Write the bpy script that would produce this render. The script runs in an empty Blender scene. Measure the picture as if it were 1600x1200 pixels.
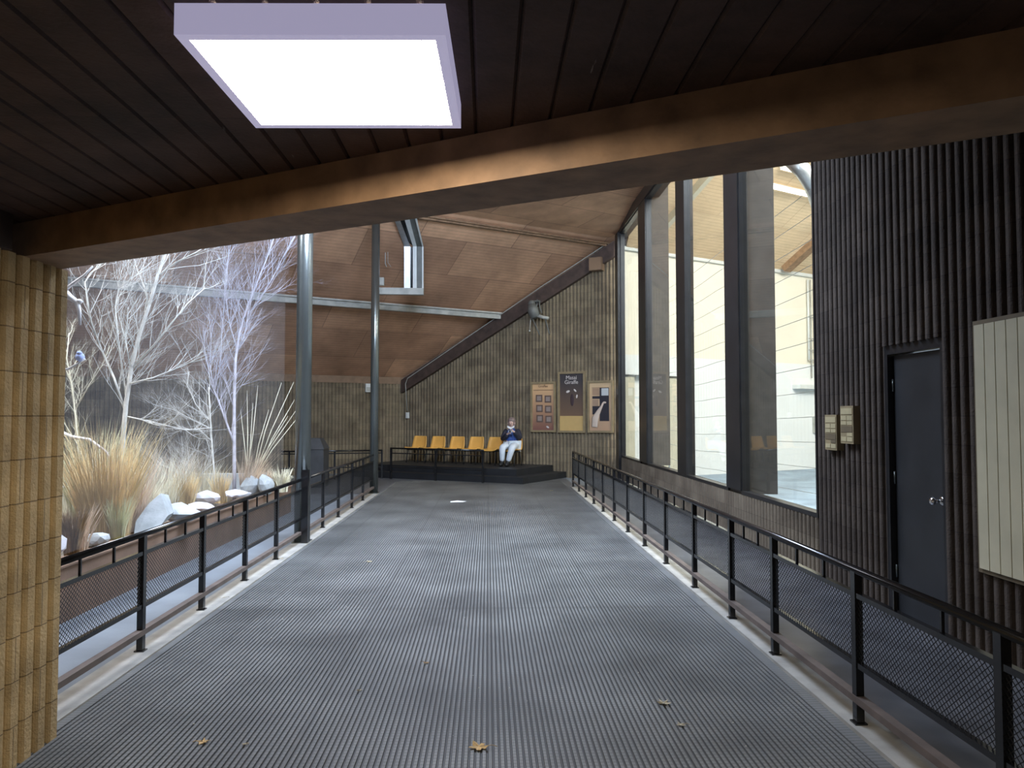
import bpy, bmesh, math, random
from mathutils import Vector, Matrix, Euler
sc = bpy.context.scene
COL = sc.collection
R = math.radians
# ------------------------------------------------------------------ camera
cd = bpy.data.cameras.new('camera'); cam = bpy.data.objects.new('camera', cd); COL.objects.link(cam)
cam.location = (0, 0, 1.6)
cam.rotation_euler = (R(90 + 2.386), 0, R(-1.814))
cd.sensor_width = 36; cd.lens = 27.0; cd.clip_start = 0.05; cd.clip_end = 200
sc.camera = cam
# ------------------------------------------------------------------ colour management, world
sc.view_settings.view_transform = 'Standard'
sc.view_settings.look = 'None'
sc.view_settings.gamma = 1.0
sc.view_settings.use_curve_mapping = False
sc.view_settings.exposure = 0.0
w = bpy.data.worlds.new('world'); sc.world = w; w.use_nodes = True
w.node_tree.nodes['Background'].inputs[0].default_value = (0.95, 0.88, 0.85, 1)
w.node_tree.nodes['Background'].inputs[1].default_value = 0.13
# ------------------------------------------------------------------ skylights (daylight through the roof openings)
def area(name, loc, size, power, color, target=None, sizey=None, spread=180):
    l = bpy.data.lights.new(name, 'AREA'); l.shape = 'RECTANGLE'
    l.size = size; l.size_y = sizey or size; l.energy = power; l.color = color; l.spread = R(spread)
    o = bpy.data.objects.new(name, l); COL.objects.link(o); o.location = loc
    if target:
        o.rotation_euler = (Vector(target) - Vector(loc)).to_track_quat('-Z', 'Y').to_euler()
    return o
area('skylight_planter', (-6.0, 9.2, 6.9), 4.5, 2300, (0.90, 0.93, 1.0), (-5.4, 10.2, 0), 5.0, 120)
area('skylight_walk', (-0.6, 9.5, 6.9), 2.4, 2300, (0.64, 0.77, 1.0), (-0.6, 14.0, 0), 6.0, 180)
area('skylight_exhibit', (9.0, 12.5, 8.9), 6.0, 3000, (1.0, 0.97, 0.90), (8.5, 17.5, 1.0), 7.0)
area('skylight_exhibit_low', (6.5, 8.5, 8.6), 4.0, 1500, (0.86, 0.93, 1.0), (7.0, 17.0, 0.5), 4.0)

# ------------------------------------------------------------------ geometry helpers
CM = Euler(cam.rotation_euler).to_matrix()
def ray(px, py):
    return CM @ Vector(((px - 800) / 1200, -(py - 600) / 1200, -1))
def at(px, py, Y):
    d = ray(px, py); k = Y / d.y
    return Vector((d.x * k, Y, 1.6 + d.z * k))
def atX(px, py, X):
    d = ray(px, py); k = X / d.x
    return Vector((X, d.y * k, 1.6 + d.z * k))
def atZ(px, py, Z=0.0):
    d = ray(px, py); k = (Z - 1.6) / d.z
    return Vector((d.x * k, d.y * k, Z))
class MB:
    def __init__(s): s.v = []; s.f = []; s.m = []; s.uvs = {}; s.smooth = []
    def add(s, vs, fs, mi=0, sm=False):
        b = len(s.v); s.v += [tuple(v) for v in vs]
        for f in fs: s.f.append([b + i for i in f]); s.m.append(mi); s.smooth.append(sm)
    def box(s, lo, hi, mi=0):
        x0, y0, z0 = lo; x1, y1, z1 = hi
        s.add([(x0,y0,z0),(x1,y0,z0),(x1,y1,z0),(x0,y1,z0),(x0,y0,z1),(x1,y0,z1),(x1,y1,z1),(x0,y1,z1)],
              [(0,3,2,1),(4,5,6,7),(0,1,5,4),(1,2,6,5),(2,3,7,6),(3,0,4,7)], mi)
    def obox(s, c, ex, ey, ez, mi=0):      # centre and three half-axis vectors
        c = Vector(c); ex = Vector(ex); ey = Vector(ey); ez = Vector(ez)
        vs = [c + a*ex + b*ey + d*ez for d in (-1,1) for a, b in ((-1,-1),(1,-1),(1,1),(-1,1))]
        s.add(vs, [(0,3,2,1),(4,5,6,7),(0,1,5,4),(1,2,6,5),(2,3,7,6),(3,0,4,7)], mi)
    def bar(s, p, q, wd, ht, mi=0, up=(0,0,1)):
        p = Vector(p); q = Vector(q); d = (q - p); L = d.length; d.normalize()
        u = Vector(up); sd = d.cross(u)
        if sd.length < 1e-4: sd = d.cross(Vector((1,0,0)))
        sd.normalize(); u = sd.cross(d)
        s.obox((p+q)/2, d*L/2, sd*wd/2, u*ht/2, mi)
    def tube(s, pts, rad, n=8, mi=0, cap=True, sm=True):
        pts = [Vector(p) for p in pts]; k = len(pts)
        if not hasattr(rad, '__len__'): rad = [rad]*k
        vs = []; ref = None
        for i, p in enumerate(pts):
            d = (pts[min(i+1,k-1)] - pts[max(i-1,0)])
            if d.length < 1e-9: d = Vector((0,0,1))
            d.normalize()
            if ref is None:
                ref = d.orthogonal().normalized()
            ref = (ref - d*ref.dot(d))
            if ref.length < 1e-6: ref = d.orthogonal()
            ref.normalize(); b = d.cross(ref)
            for j in range(n):
                a = 2*math.pi*j/n
                vs.append(p + rad[i]*(math.cos(a)*ref + math.sin(a)*b))
        fs = [(i*n+j, i*n+(j+1)%n, (i+1)*n+(j+1)%n, (i+1)*n+j) for i in range(k-1) for j in range(n)]
        if cap: fs += [tuple(range(n-1,-1,-1)), tuple((k-1)*n+j for j in range(n))]
        s.add(vs, fs, mi, sm)
    def prism(s, poly, z0, z1, mi=0):
        n = len(poly); vs = [(x,y,z0) for x,y in poly] + [(x,y,z1) for x,y in poly]
        s.add(vs, [tuple(range(n-1,-1,-1)), tuple(range(n,2*n))] + [(i,(i+1)%n,n+(i+1)%n,n+i) for i in range(n)], mi)
    def ball(s, c, rx, ry, rz, n=12, m=8, mi=0, rot=None):
        c = Vector(c); vs = []; 
        for i in range(m+1):
            th = math.pi*i/m
            for j in range(n):
                a = 2*math.pi*j/n
                v = Vector((rx*math.sin(th)*math.cos(a), ry*math.sin(th)*math.sin(a), rz*math.cos(th)))
                if rot: v = rot @ v
                vs.append(c + v)
        fs = [(i*n+j, i*n+(j+1)%n, (i+1)*n+(j+1)%n, (i+1)*n+j) for i in range(m) for j in range(n)]
        s.add(vs, fs, mi, True)
    def build(s, name, mats, parent=None, uv=None, origin=None):
        me = bpy.data.meshes.new(name)
        vs = s.v
        if origin is not None:
            o = Vector(origin); vs = [tuple(Vector(v) - o) for v in vs]
        me.from_pydata(vs, [], s.f); 
        if not isinstance(mats, (list, tuple)): mats = [mats]
        for m in mats: me.materials.append(m)
        for p, mi, sm in zip(me.polygons, s.m, s.smooth): p.material_index = mi; p.use_smooth = sm
        if uv:
            l = me.uv_layers.new(name='UVMap')
            for p in me.polygons:
                for li in p.loop_indices:
                    co = Vector(s.v[me.loops[li].vertex_index]); l.data[li].uv = uv(co)
        me.update()
        ob = bpy.data.objects.new(name, me); COL.objects.link(ob)
        if origin is not None: ob.location = origin
        if parent: ob.parent = parent
        return ob
def empty(name, loc, rz=0):
    o = bpy.data.objects.new(name, None); COL.objects.link(o); o.location = loc; o.rotation_euler = (0,0,rz)
    o.empty_display_size = 0.2
    return o
def tag(o, label, cat, group=None, kind=None):
    o['label'] = label; o['category'] = cat
    if group: o['group'] = group
    if kind: o['kind'] = kind
    return o
def struct(o, label=None, cat=None):
    o['kind'] = 'structure'
    if label: o['label'] = label
    if cat: o['category'] = cat
    return o
def keep(o, parent):           # parent a world-space mesh under an Empty without moving it
    o.parent = parent
    m = Matrix.LocRotScale(parent.location, parent.rotation_euler, None)
    o.matrix_parent_inverse = m.inverted()
    return o
def copy_tree(o, parent=None):
    c = o.copy(); COL.objects.link(c)
    if parent: c.parent = parent
    for ch in [x for x in bpy.data.objects if x.parent == o]: copy_tree(ch, c)
    return c

# ------------------------------------------------------------------ materials
def newmat(name):
    m = bpy.data.materials.new(name); m.use_nodes = True
    return m, m.node_tree, m.node_tree.nodes['Principled BSDF']
def simple(name, col, rough=0.6, metal=0.0, var=0.15, scale=6.0, bump=0.0, bscale=60.0, coat=0.0, spec=0.5):
    m, t, b = newmat(name); n = t.nodes; L = t.links
    tc = n.new('ShaderNodeTexCoord'); nz = n.new('ShaderNodeTexNoise'); nz.inputs['Scale'].default_value = scale
    nz.inputs['Detail'].default_value = 5
    L.new(tc.outputs['Object'], nz.inputs['Vector'])
    r = n.new('ShaderNodeValToRGB'); r.color_ramp.elements[0].position = 0.3; r.color_ramp.elements[1].position = 0.7
    r.color_ramp.elements[0].color = tuple(c*(1-var) for c in col) + (1,)
    r.color_ramp.elements[1].color = tuple(min(1, c*(1+var)) for c in col) + (1,)
    L.new(nz.outputs['Fac'], r.inputs['Fac']); L.new(r.outputs['Color'], b.inputs['Base Color'])
    b.inputs['Roughness'].default_value = rough; b.inputs['Metallic'].default_value = metal
    b.inputs['Coat Weight'].default_value = coat
    b.inputs['Specular IOR Level'].default_value = spec
    if bump:
        nb = n.new('ShaderNodeTexNoise'); nb.inputs['Scale'].default_value = bscale
        L.new(tc.outputs['Object'], nb.inputs['Vector'])
        bp = n.new('ShaderNodeBump'); bp.inputs['Strength'].default_value = bump; bp.inputs['Distance'].default_value = 0.01
        L.new(nb.outputs['Fac'], bp.inputs['Height']); L.new(bp.outputs['Normal'], b.inputs['Normal'])
    return m
def brickmat(name, c1, c2, mortar, bw, bh, msize, rough=0.8, noise=0.5, nscale=3.0, bump=0.3, offset=0.5, stain=None, lines=None, spec=0.3):
    m, t, b = newmat(name); n = t.nodes; L = t.links
    tc = n.new('ShaderNodeTexCoord'); br = n.new('ShaderNodeTexBrick')
    br.inputs['Scale'].default_value = 1; br.inputs['Brick Width'].default_value = bw; br.inputs['Row Height'].default_value = bh
    br.inputs['Mortar Size'].default_value = msize; br.offset = offset; br.inputs['Bias'].default_value = 0
    br.inputs['Color1'].default_value = c1 + (1,); br.inputs['Color2'].default_value = c2 + (1,); br.inputs['Mortar'].default_value = mortar + (1,)
    L.new(tc.outputs['UV'], br.inputs['Vector'])
    nz = n.new('ShaderNodeTexNoise'); nz.inputs['Scale'].default_value = nscale; nz.inputs['Detail'].default_value = 8; nz.inputs['Roughness'].default_value = 0.65
    L.new(tc.outputs['Object'], nz.inputs['Vector'])
    mr = n.new('ShaderNodeMapRange'); mr.inputs[1].default_value = 0.3; mr.inputs[2].default_value = 0.7; mr.inputs[3].default_value = 1 - noise; mr.inputs[4].default_value = 1 + noise*0.5
    L.new(nz.outputs['Fac'], mr.inputs['Value'])
    mx = n.new('ShaderNodeVectorMath'); mx.operation = 'SCALE'
    L.new(br.outputs['Color'], mx.inputs[0]); L.new(mr.outputs['Result'], mx.inputs['Scale'])
    out = mx.outputs['Vector']
    hgt = br.outputs['Fac']
    if lines:
        sep = n.new('ShaderNodeSeparateXYZ'); L.new(tc.outputs['UV'], sep.inputs[0])
        dv = n.new('ShaderNodeMath'); dv.operation = 'DIVIDE'; L.new(sep.outputs['Y'], dv.inputs[0]); dv.inputs[1].default_value = lines
        fr = n.new('ShaderNodeMath'); fr.operation = 'FRACT'; L.new(dv.outputs[0], fr.inputs[0])
        gt = n.new('ShaderNodeMath'); gt.operation = 'GREATER_THAN'; L.new(fr.outputs[0], gt.inputs[0]); gt.inputs[1].default_value = 0.88
        mm = n.new('ShaderNodeMix'); mm.data_type = 'RGBA'; L.new(gt.outputs[0], mm.inputs['Factor']); L.new(out, mm.inputs['A'])
        sc2 = n.new('ShaderNodeVectorMath'); sc2.operation = 'SCALE'; L.new(out, sc2.inputs[0]); sc2.inputs['Scale'].default_value = 0.72
        L.new(sc2.outputs['Vector'], mm.inputs['B']); out = mm.outputs['Result']
    if stain:
        n2 = n.new('ShaderNodeTexNoise'); n2.inputs['Scale'].default_value = stain[1]; n2.inputs['Detail'].default_value = 9
        mp = n.new('ShaderNodeMapping'); mp.inputs['Scale'].default_value = stain[3]
        L.new(tc.outputs['Object'], mp.inputs[0]); L.new(mp.outputs[0], n2.inputs['Vector'])
        rr = n.new('ShaderNodeMapRange'); rr.inputs[1].default_value = stain[2]; rr.inputs[2].default_value = stain[2] + 0.06
        L.new(n2.outputs['Fac'], rr.inputs['Value'])
        m3 = n.new('ShaderNodeMix'); m3.data_type = 'RGBA'; L.new(rr.outputs['Result'], m3.inputs['Factor']); L.new(out, m3.inputs['A'])
        m3.inputs['B'].default_value = stain[0] + (1,); out = m3.outputs['Result']
    L.new(out, b.inputs['Base Color']); b.inputs['Roughness'].default_value = rough; b.inputs['Specular IOR Level'].default_value = spec
    if bump:
        nb = n.new('ShaderNodeTexNoise'); nb.inputs['Scale'].default_value = 70; L.new(tc.outputs['Object'], nb.inputs['Vector'])
        ad = n.new('ShaderNodeMath'); ad.operation = 'SUBTRACT'; L.new(nb.outputs['Fac'], ad.inputs[0]); L.new(hgt, ad.inputs[1])
        bp = n.new('ShaderNodeBump'); bp.inputs['Strength'].default_value = bump; bp.inputs['Distance'].default_value = 0.01
        L.new(ad.outputs[0], bp.inputs['Height']); L.new(bp.outputs['Normal'], b.inputs['Normal'])
    return m
def emis(name, col, strength):
    m, t, b = newmat(name)
    b.inputs['Base Color'].default_value = (0.8,0.8,0.8,1)
    b.inputs['Emission Color'].default_value = col + (1,); b.inputs['Emission Strength'].default_value = strength
    return m

M = {}
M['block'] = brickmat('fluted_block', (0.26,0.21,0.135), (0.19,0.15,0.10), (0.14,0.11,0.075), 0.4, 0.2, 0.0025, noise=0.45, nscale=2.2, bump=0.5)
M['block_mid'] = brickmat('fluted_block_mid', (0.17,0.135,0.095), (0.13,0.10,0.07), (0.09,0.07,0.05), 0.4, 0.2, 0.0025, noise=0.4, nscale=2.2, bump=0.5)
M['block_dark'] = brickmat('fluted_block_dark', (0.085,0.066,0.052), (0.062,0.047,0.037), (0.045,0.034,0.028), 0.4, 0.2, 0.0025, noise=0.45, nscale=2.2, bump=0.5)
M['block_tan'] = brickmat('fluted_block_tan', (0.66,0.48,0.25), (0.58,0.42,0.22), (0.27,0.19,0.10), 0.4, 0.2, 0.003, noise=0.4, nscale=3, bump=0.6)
M['plywood'] = brickmat('plywood_ceiling', (0.76,0.45,0.27), (0.52,0.30,0.185), (0.38,0.22,0.14), 2.44, 1.22, 0.010, noise=0.35, nscale=0.9, bump=0.05, lines=0.10)
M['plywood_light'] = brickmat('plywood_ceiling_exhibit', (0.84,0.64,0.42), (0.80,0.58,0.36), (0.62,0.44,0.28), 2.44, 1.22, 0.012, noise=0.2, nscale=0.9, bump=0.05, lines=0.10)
M['board'] = brickmat('dark_ceiling_board', (0.105,0.062,0.050), (0.070,0.043,0.036), (0.02,0.014,0.012), 2.3, 0.112, 0.001, noise=0.55, nscale=3, bump=0.2, stain=((0.30,0.27,0.25), 5.0, 0.735, (6,0.8,1)), rough=0.7)
M['beam'] = simple('brown_beam', (0.29,0.175,0.098), 0.65, var=0.3, scale=9, bump=0.15, bscale=40)
M['darkwood'] = simple('dark_stained_wood', (0.07,0.045,0.035), 0.7, var=0.3)
M['concrete'] = simple('walk_concrete', (0.21,0.235,0.26), 0.55, var=0.14, scale=2.5, bump=0.1)
M['kerb'] = simple('kerb_concrete', (0.38,0.36,0.32), 0.7, var=0.2, scale=5, bump=0.2)
M['black'] = simple('black_gloss_paint', (0.012,0.012,0.013), 0.16, var=0.3, scale=8, spec=0.6)
M['blackmatte'] = simple('black_matte', (0.014,0.014,0.014), 0.6, var=0.3)
M['tanrail'] = simple('worn_bottom_rail', (0.13,0.10,0.085), 0.55, var=0.3)
M['steel'] = simple('satin_steel', (0.18,0.195,0.185), 0.26, metal=0.75, var=0.08, scale=3)
M['galv'] = simple('galvanised_steel', (0.62,0.64,0.66), 0.35, metal=0.85, var=0.12, scale=10)
M['paintgrey'] = simple('pale_grey_paint', (0.42,0.42,0.38), 0.6, var=0.25, scale=4)
M['bronze'] = simple('dark_bronze_frame', (0.022,0.021,0.022), 0.35, var=0.2, metal=0.3)
M['pierface'] = simple('brown_grey_pier', (0.085,0.072,0.062), 0.8, var=0.2, scale=5)
M['door'] = simple('charcoal_door', (0.019,0.020,0.022), 0.45, var=0.25, scale=3)
M['chrome'] = simple('chrome', (0.75,0.75,0.75), 0.15, metal=1.0, var=0.03)
M['cream'] = simple('cream_wall', (0.90,0.84,0.70), 0.8, var=0.04, scale=1)
M['white'] = simple('white_wall', (0.86,0.88,0.87), 0.7, var=0.03, scale=1)
M['beige'] = simple('beige_paint', (0.62,0.58,0.45), 0.7, var=0.06)
M['bluefloor'] = simple('blue_grey_floor', (0.24,0.33,0.43), 0.45, var=0.35, scale=1.1)
M['panel'] = simple('cream_panel', (0.52,0.47,0.32), 0.6, var=0.1, scale=4)
M['orange'] = simple('orange_fibreglass', (0.80,0.43,0.10), 0.38, var=0.06, coat=0.2)
M['stonewhite'] = simple('pale_stone', (0.40,0.43,0.44), 0.8, var=0.18, scale=7, bump=0.4, bscale=25)
M['snowrock'] = simple('white_rock', (0.74,0.73,0.77), 0.7, var=0.05, scale=5, bump=0.2)
M['soil'] = simple('planter_soil', (0.20,0.17,0.13), 0.95, var=0.5, scale=9, bump=0.8, bscale=30)
M['planterwall'] = simple('brown_planter_render', (0.20,0.125,0.085), 0.8, var=0.2, scale=3, bump=0.2)
M['bark'] = simple('pale_bark', (0.68,0.66,0.60), 0.8, var=0.2, scale=12)
M['bark2'] = simple('violet_grey_bark', (0.58,0.56,0.63), 0.8, var=0.2, scale=12)
M['barkwhite'] = simple('bleached_limb', (0.75,0.72,0.72), 0.7, var=0.15, scale=12)
M['straw'] = simple('straw_blade', (0.74,0.57,0.29), 0.7, var=0.25, scale=3)
M['strawpale'] = simple('pale_straw_blade', (0.82,0.76,0.58), 0.7, var=0.25, scale=3)
M['strawpink'] = simple('russet_straw_blade', (0.76,0.60,0.44), 0.7, var=0.25, scale=3)
M['strawdark'] = simple('brown_blade', (0.36,0.24,0.12), 0.8, var=0.5, scale=5)
M['strawgreen'] = simple('green_straw_blade', (0.66,0.64,0.38), 0.7, var=0.25, scale=3)
M['leaf'] = simple('dry_leaf', (0.52,0.35,0.15), 0.7, var=0.3, scale=40)
M['leafpale'] = simple('pale_dry_leaf', (0.42,0.36,0.24), 0.7, var=0.3, scale=40)
M['patch'] = simple('plain_white', (0.9,0.9,0.92), 0.6, var=0.03)
M['grit'] = simple('pale_grit', (0.75,0.74,0.66), 0.6, var=0.1)
M['fixture'] = simple('acrylic_side', (0.62,0.60,0.74), 0.4, var=0.03)
M['binplastic'] = simple('dark_bin_plastic', (0.045,0.047,0.05), 0.5, var=0.2)
M['skin'] = simple('skin', (0.60,0.40,0.33), 0.55, var=0.06)
M['hair'] = simple('grey_brown_hair', (0.20,0.145,0.13), 0.7, var=0.3, scale=40)
M['navy'] = simple('navy_jacket', (0.018,0.018,0.032), 0.8, var=0.25, scale=15)
M['blueshirt'] = simple('blue_shirt', (0.035,0.085,0.30), 0.75, var=0.25, scale=15)
M['trousers'] = simple('white_trousers', (0.66,0.72,0.78), 0.8, var=0.08, scale=8)
M['collar'] = simple('white_collar', (0.75,0.75,0.75), 0.8, var=0.05)
M['posterframe'] = simple('olive_tan_frame', (0.26,0.20,0.11), 0.6, var=0.15)
M['plaque'] = simple('tan_plaque', (0.22,0.17,0.09), 0.6, var=0.15)
M['plaquelight'] = simple('pale_plaque_tile', (0.36,0.30,0.17), 0.6, var=0.1)
M['plaquedark'] = simple('brown_plaque_tile', (0.12,0.09,0.05), 0.6, var=0.1)
M['speaker'] = simple('brown_speaker_box', (0.24,0.155,0.095), 0.7, var=0.15)
M['greymetal'] = simple('dull_grey_metal', (0.16,0.165,0.15), 0.6, metal=0.2, var=0.15)
M['ratwhite'] = simple('white_conduit', (0.72,0.74,0.72), 0.5, var=0.06)
M['birdblue'] = simple('pale_blue_feather', (0.42,0.50,0.85), 0.7, var=0.15, scale=25)
M['grille'] = simple('dark_grille', (0.05,0.05,0.05), 0.7)
M['lit'] = emis('lit_diffuser', (0.95, 0.93, 1.0), 42.0)
M['lit'].node_tree.nodes['Principled BSDF'].inputs['Emission Color'].default_value = (1.0, 0.88, 0.70, 1)
M['striplit'] = emis('lit_strip', (1.0, 0.98, 0.92), 4.0)
# translucent housing of the ceiling lamp: lit through from inside
def translucent_side():
    m, t, b = newmat('translucent_lamp_side'); n = t.nodes; L = t.links
    b.inputs['Base Color'].default_value = (0.62,0.60,0.74,1); b.inputs['Roughness'].default_value = 0.4
    b.inputs['Emission Color'].default_value = (0.52,0.49,0.72,1); b.inputs['Emission Strength'].default_value = 0.56
    return m
M['lampside'] = translucent_side()
def flat(name, col, rough=0.5): return simple(name, col, rough, var=0.04)
# glass: clear pane with a fresnel reflection
def glassmat():
    m = bpy.data.materials.new('window_glass'); m.use_nodes = True; t = m.node_tree; n = t.nodes; L = t.links
    n.remove(n['Principled BSDF']); out = n['Material Output']
    tr = n.new('ShaderNodeBsdfTransparent'); tr.inputs[0].default_value = (0.93,0.95,0.94,1)
    gl = n.new('ShaderNodeBsdfGlossy'); gl.inputs['Roughness'].default_value = 0.02
    lw = n.new('ShaderNodeLayerWeight'); lw.inputs[0].default_value = 0.5
    pw_ = n.new('ShaderNodeMath'); pw_.operation = 'POWER'; L.new(lw.outputs['Facing'], pw_.inputs[0]); pw_.inputs[1].default_value = 4.0
    fr = n.new('ShaderNodeMath'); fr.operation = 'MULTIPLY_ADD'; L.new(pw_.outputs[0], fr.inputs[0]); fr.inputs[1].default_value = 0.50; fr.inputs[2].default_value = 0.03
    mx = n.new('ShaderNodeMixShader'); L.new(fr.outputs[0], mx.inputs[0]); L.new(tr.outputs[0], mx.inputs[1]); L.new(gl.outputs[0], mx.inputs[2])
    L.new(mx.outputs[0], out.inputs[0]); return m
M['glass'] = glassmat()
def netmat():
    m = bpy.data.materials.new('fine_wire_netting'); m.use_nodes = True; t = m.node_tree; n = t.nodes; L = t.links
    n.remove(n['Principled BSDF']); out = n['Material Output']
    tr = n.new('ShaderNodeBsdfTransparent'); df = n.new('ShaderNodeBsdfDiffuse'); df.inputs[0].default_value = (0.5,0.5,0.52,1)
    mx = n.new('ShaderNodeMixShader'); mx.inputs[0].default_value = 0.10
    L.new(tr.outputs[0], mx.inputs[1]); L.new(df.outputs[0], mx.inputs[2]); L.new(mx.outputs[0], out.inputs[0]); return m
M['net'] = netmat()
# ribbed rubber mat: cross slots between the ribs, scuffs
def matmat():
    m, t, b = newmat('ribbed_rubber'); n = t.nodes; L = t.links
    tc = n.new('ShaderNodeTexCoord'); sep = n.new('ShaderNodeSeparateXYZ'); L.new(tc.outputs['Object'], sep.inputs[0])
    def frac(sock, p):
        a = n.new('ShaderNodeMath'); a.operation = 'DIVIDE'; L.new(sock, a.inputs[0]); a.inputs[1].default_value = p
        f = n.new('ShaderNodeMath'); f.operation = 'FRACT'; L.new(a.outputs[0], f.inputs[0]); return f.outputs[0]
    fy = frac(sep.outputs['Y'], 0.032)
    g = n.new('ShaderNodeMath'); g.operation = 'GREATER_THAN'; L.new(fy, g.inputs[0]); g.inputs[1].default_value = 0.62
    # groove mask: low Z
    gz = n.new('ShaderNodeMath'); gz.operation = 'LESS_THAN'; L.new(sep.outputs['Z'], gz.inputs[0]); gz.inputs[1].default_value = 0.0095
    nz = n.new('ShaderNodeTexNoise'); nz.inputs['Scale'].default_value = 1.3; nz.inputs['Detail'].default_value = 8; L.new(tc.outputs['Object'], nz.inputs['Vector'])
    r = n.new('ShaderNodeValToRGB'); r.color_ramp.elements[0].position = 0.32; r.color_ramp.elements[1].position = 0.72
    r.color_ramp.elements[0].color = (0.122,0.125,0.124,1); r.color_ramp.elements[1].color = (0.265,0.27,0.265,1)
    L.new(nz.outputs['Fac'], r.inputs['Fac'])
    # darker rectangular seams and scuffs
    def seam(sock, p, wd):
        f = frac(sock, p); l = n.new('ShaderNodeMath'); l.operation = 'LESS_THAN'; L.new(f, l.inputs[0]); l.inputs[1].default_value = wd; return l.outputs[0]
    s1 = seam(sep.outputs['Y'], 3.2, 0.018)
    s2 = seam(sep.outputs['X'], 0.93, 0.03)
    mxs = n.new('ShaderNodeMath'); mxs.operation = 'MAXIMUM'; L.new(s1, mxs.inputs[0]); L.new(s2, mxs.inputs[1])
    m1 = n.new('ShaderNodeMix'); m1.data_type = 'RGBA'; L.new(r.outputs['Color'], m1.inputs['A']); m1.inputs['B'].default_value = (0.03,0.03,0.03,1)
    f1 = n.new('ShaderNodeMath'); f1.operation = 'MULTIPLY'; L.new(gz.outputs[0], f1.inputs[0]); f1.inputs[1].default_value = 0.85
    L.new(f1.outputs[0], m1.inputs['Factor'])
    m2 = n.new('ShaderNodeMix'); m2.data_type = 'RGBA'; L.new(m1.outputs['Result'], m2.inputs['A']); m2.inputs['B'].default_value = (0.04,0.04,0.04,1)
    f2 = n.new('ShaderNodeMath'); f2.operation = 'MULTIPLY'; L.new(g.outputs[0], f2.inputs[0]); f2.inputs[1].default_value = 0.38
    f3 = n.new('ShaderNodeMath'); f3.operation = 'MULTIPLY'; L.new(mxs.outputs[0], f3.inputs[0]); f3.inputs[1].default_value = 0.35
    f4 = n.new('ShaderNodeMath'); f4.operation = 'MAXIMUM'; L.new(f2.outputs[0], f4.inputs[0]); L.new(f3.outputs[0], f4.inputs[1])
    L.new(f4.outputs[0], m2.inputs['Factor'])
    L.new(m2.outputs['Result'], b.inputs['Base Color']); b.inputs['Roughness'].default_value = 0.42
    b.inputs['Specular IOR Level'].default_value = 0.6
    return m
M['mat'] = matmat()

# ------------------------------------------------------------------ plan of the building
XW = 3.27                                   # window wall / right wall plane
G0 = Vector((XW, 19.3, 0)); ga = Vector((-0.866, 0.5, 0)); gn = Vector((-0.5, -0.866, 0))
C0 = G0 + ga*6.6                            # concave corner behind the seats
E = Vector((0.866, 0.5, 0)); GR = Vector((0.5, -0.866, 0))
S = 0.59; ZG = 6.1; ZC = 2.73
def ceilz(p):
    d = (Vector((p[0], p[1], 0)) - C0).dot(GR)
    return ZC + S*d if d < 5.71 else ZG + 0.10*(d - 5.71)
def ribbed(name, p0, p1, z0, zt, nrm, mat, pitch=0.10, depth=0.034, thick=0.2, duty=0.56):
    p0 = Vector((p0[0], p0[1], 0)); p1 = Vector((p1[0], p1[1], 0)); d = p1 - p0; Ln = d.length; d.normalize(); nrm = Vector(nrm).normalized()
    z = zt if callable(zt) else (lambda p: zt)
    prof = []; k = int(round(Ln / pitch)); pt = Ln / k; g = (1 - duty)/2
    for i in range(k):
        s = i*pt
        for a, o in ((0.0,0.0),(g*0.7,0.0),(g*1.0,0.62),(g+0.06,0.84),(g+0.16,1.0),(1-g-0.16,1.0),(1-g-0.06,0.84),(1-g,0.62),(1-g*0.7,0.0)):
            prof.append((s + a*pt, o*depth))
    prof.append((Ln, 0.0))
    mb = MB(); vs = []; fs = []
    for s, o in prof:
        q = p0 + d*s; c = q + nrm*o
        vs.append((c.x, c.y, z0)); vs.append((c.x, c.y, z(q)))
    for i in range(len(prof)-1): fs.append((2*i, 2*i+2, 2*i+3, 2*i+1))
    mb.add(vs, fs)
    a = p0 - nrm*0.001; b_ = p1 - nrm*0.001; c = p1 - nrm*thick; e = p0 - nrm*thick
    N = 12; bv = []
    for i in range(N+1):
        q = p0 + d*(Ln*i/N)
        for off in (0.001, thick):
            qq = q - nrm*off; bv += [(qq.x,qq.y,z0),(qq.x,qq.y,z(q))]
    bf = []
    for i in range(N):
        b0 = 4*i; b1 = 4*(i+1)
        bf += [(b0,b0+1,b1+1,b1),(b0+2,b1+2,b1+3,b0+3),(b0+1,b0+3,b1+3,b1+1),(b0,b1,b1+2,b0+2)]
    bf += [(0,2,3,1),(4*N,4*N+1,4*N+3,4*N+2)]
    mb.add(bv, bf)
    def uv(co):
        return ((co - p0).dot(d) + abs((co-p0).dot(nrm))*0.3, co.z)
    return mb.build(name, mat, uv=uv)

# floor slab
mb = MB(); mb.prism([(-12.6,-3),(3.6,-3),(3.6,19.6),(-2.2,23.2),(-12.6,17.2)], -0.15, 0.0)
struct(mb.build('floor', M['concrete']))
# near left pier wall, lit by the lamp
struct(ribbed('wall_left', (-2.17,-2.6), (-2.17,3.97), 0, 2.335, (1,0,0), M['block_tan'], pitch=0.108, depth=0.038, thick=0.28, duty=0.82))
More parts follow.
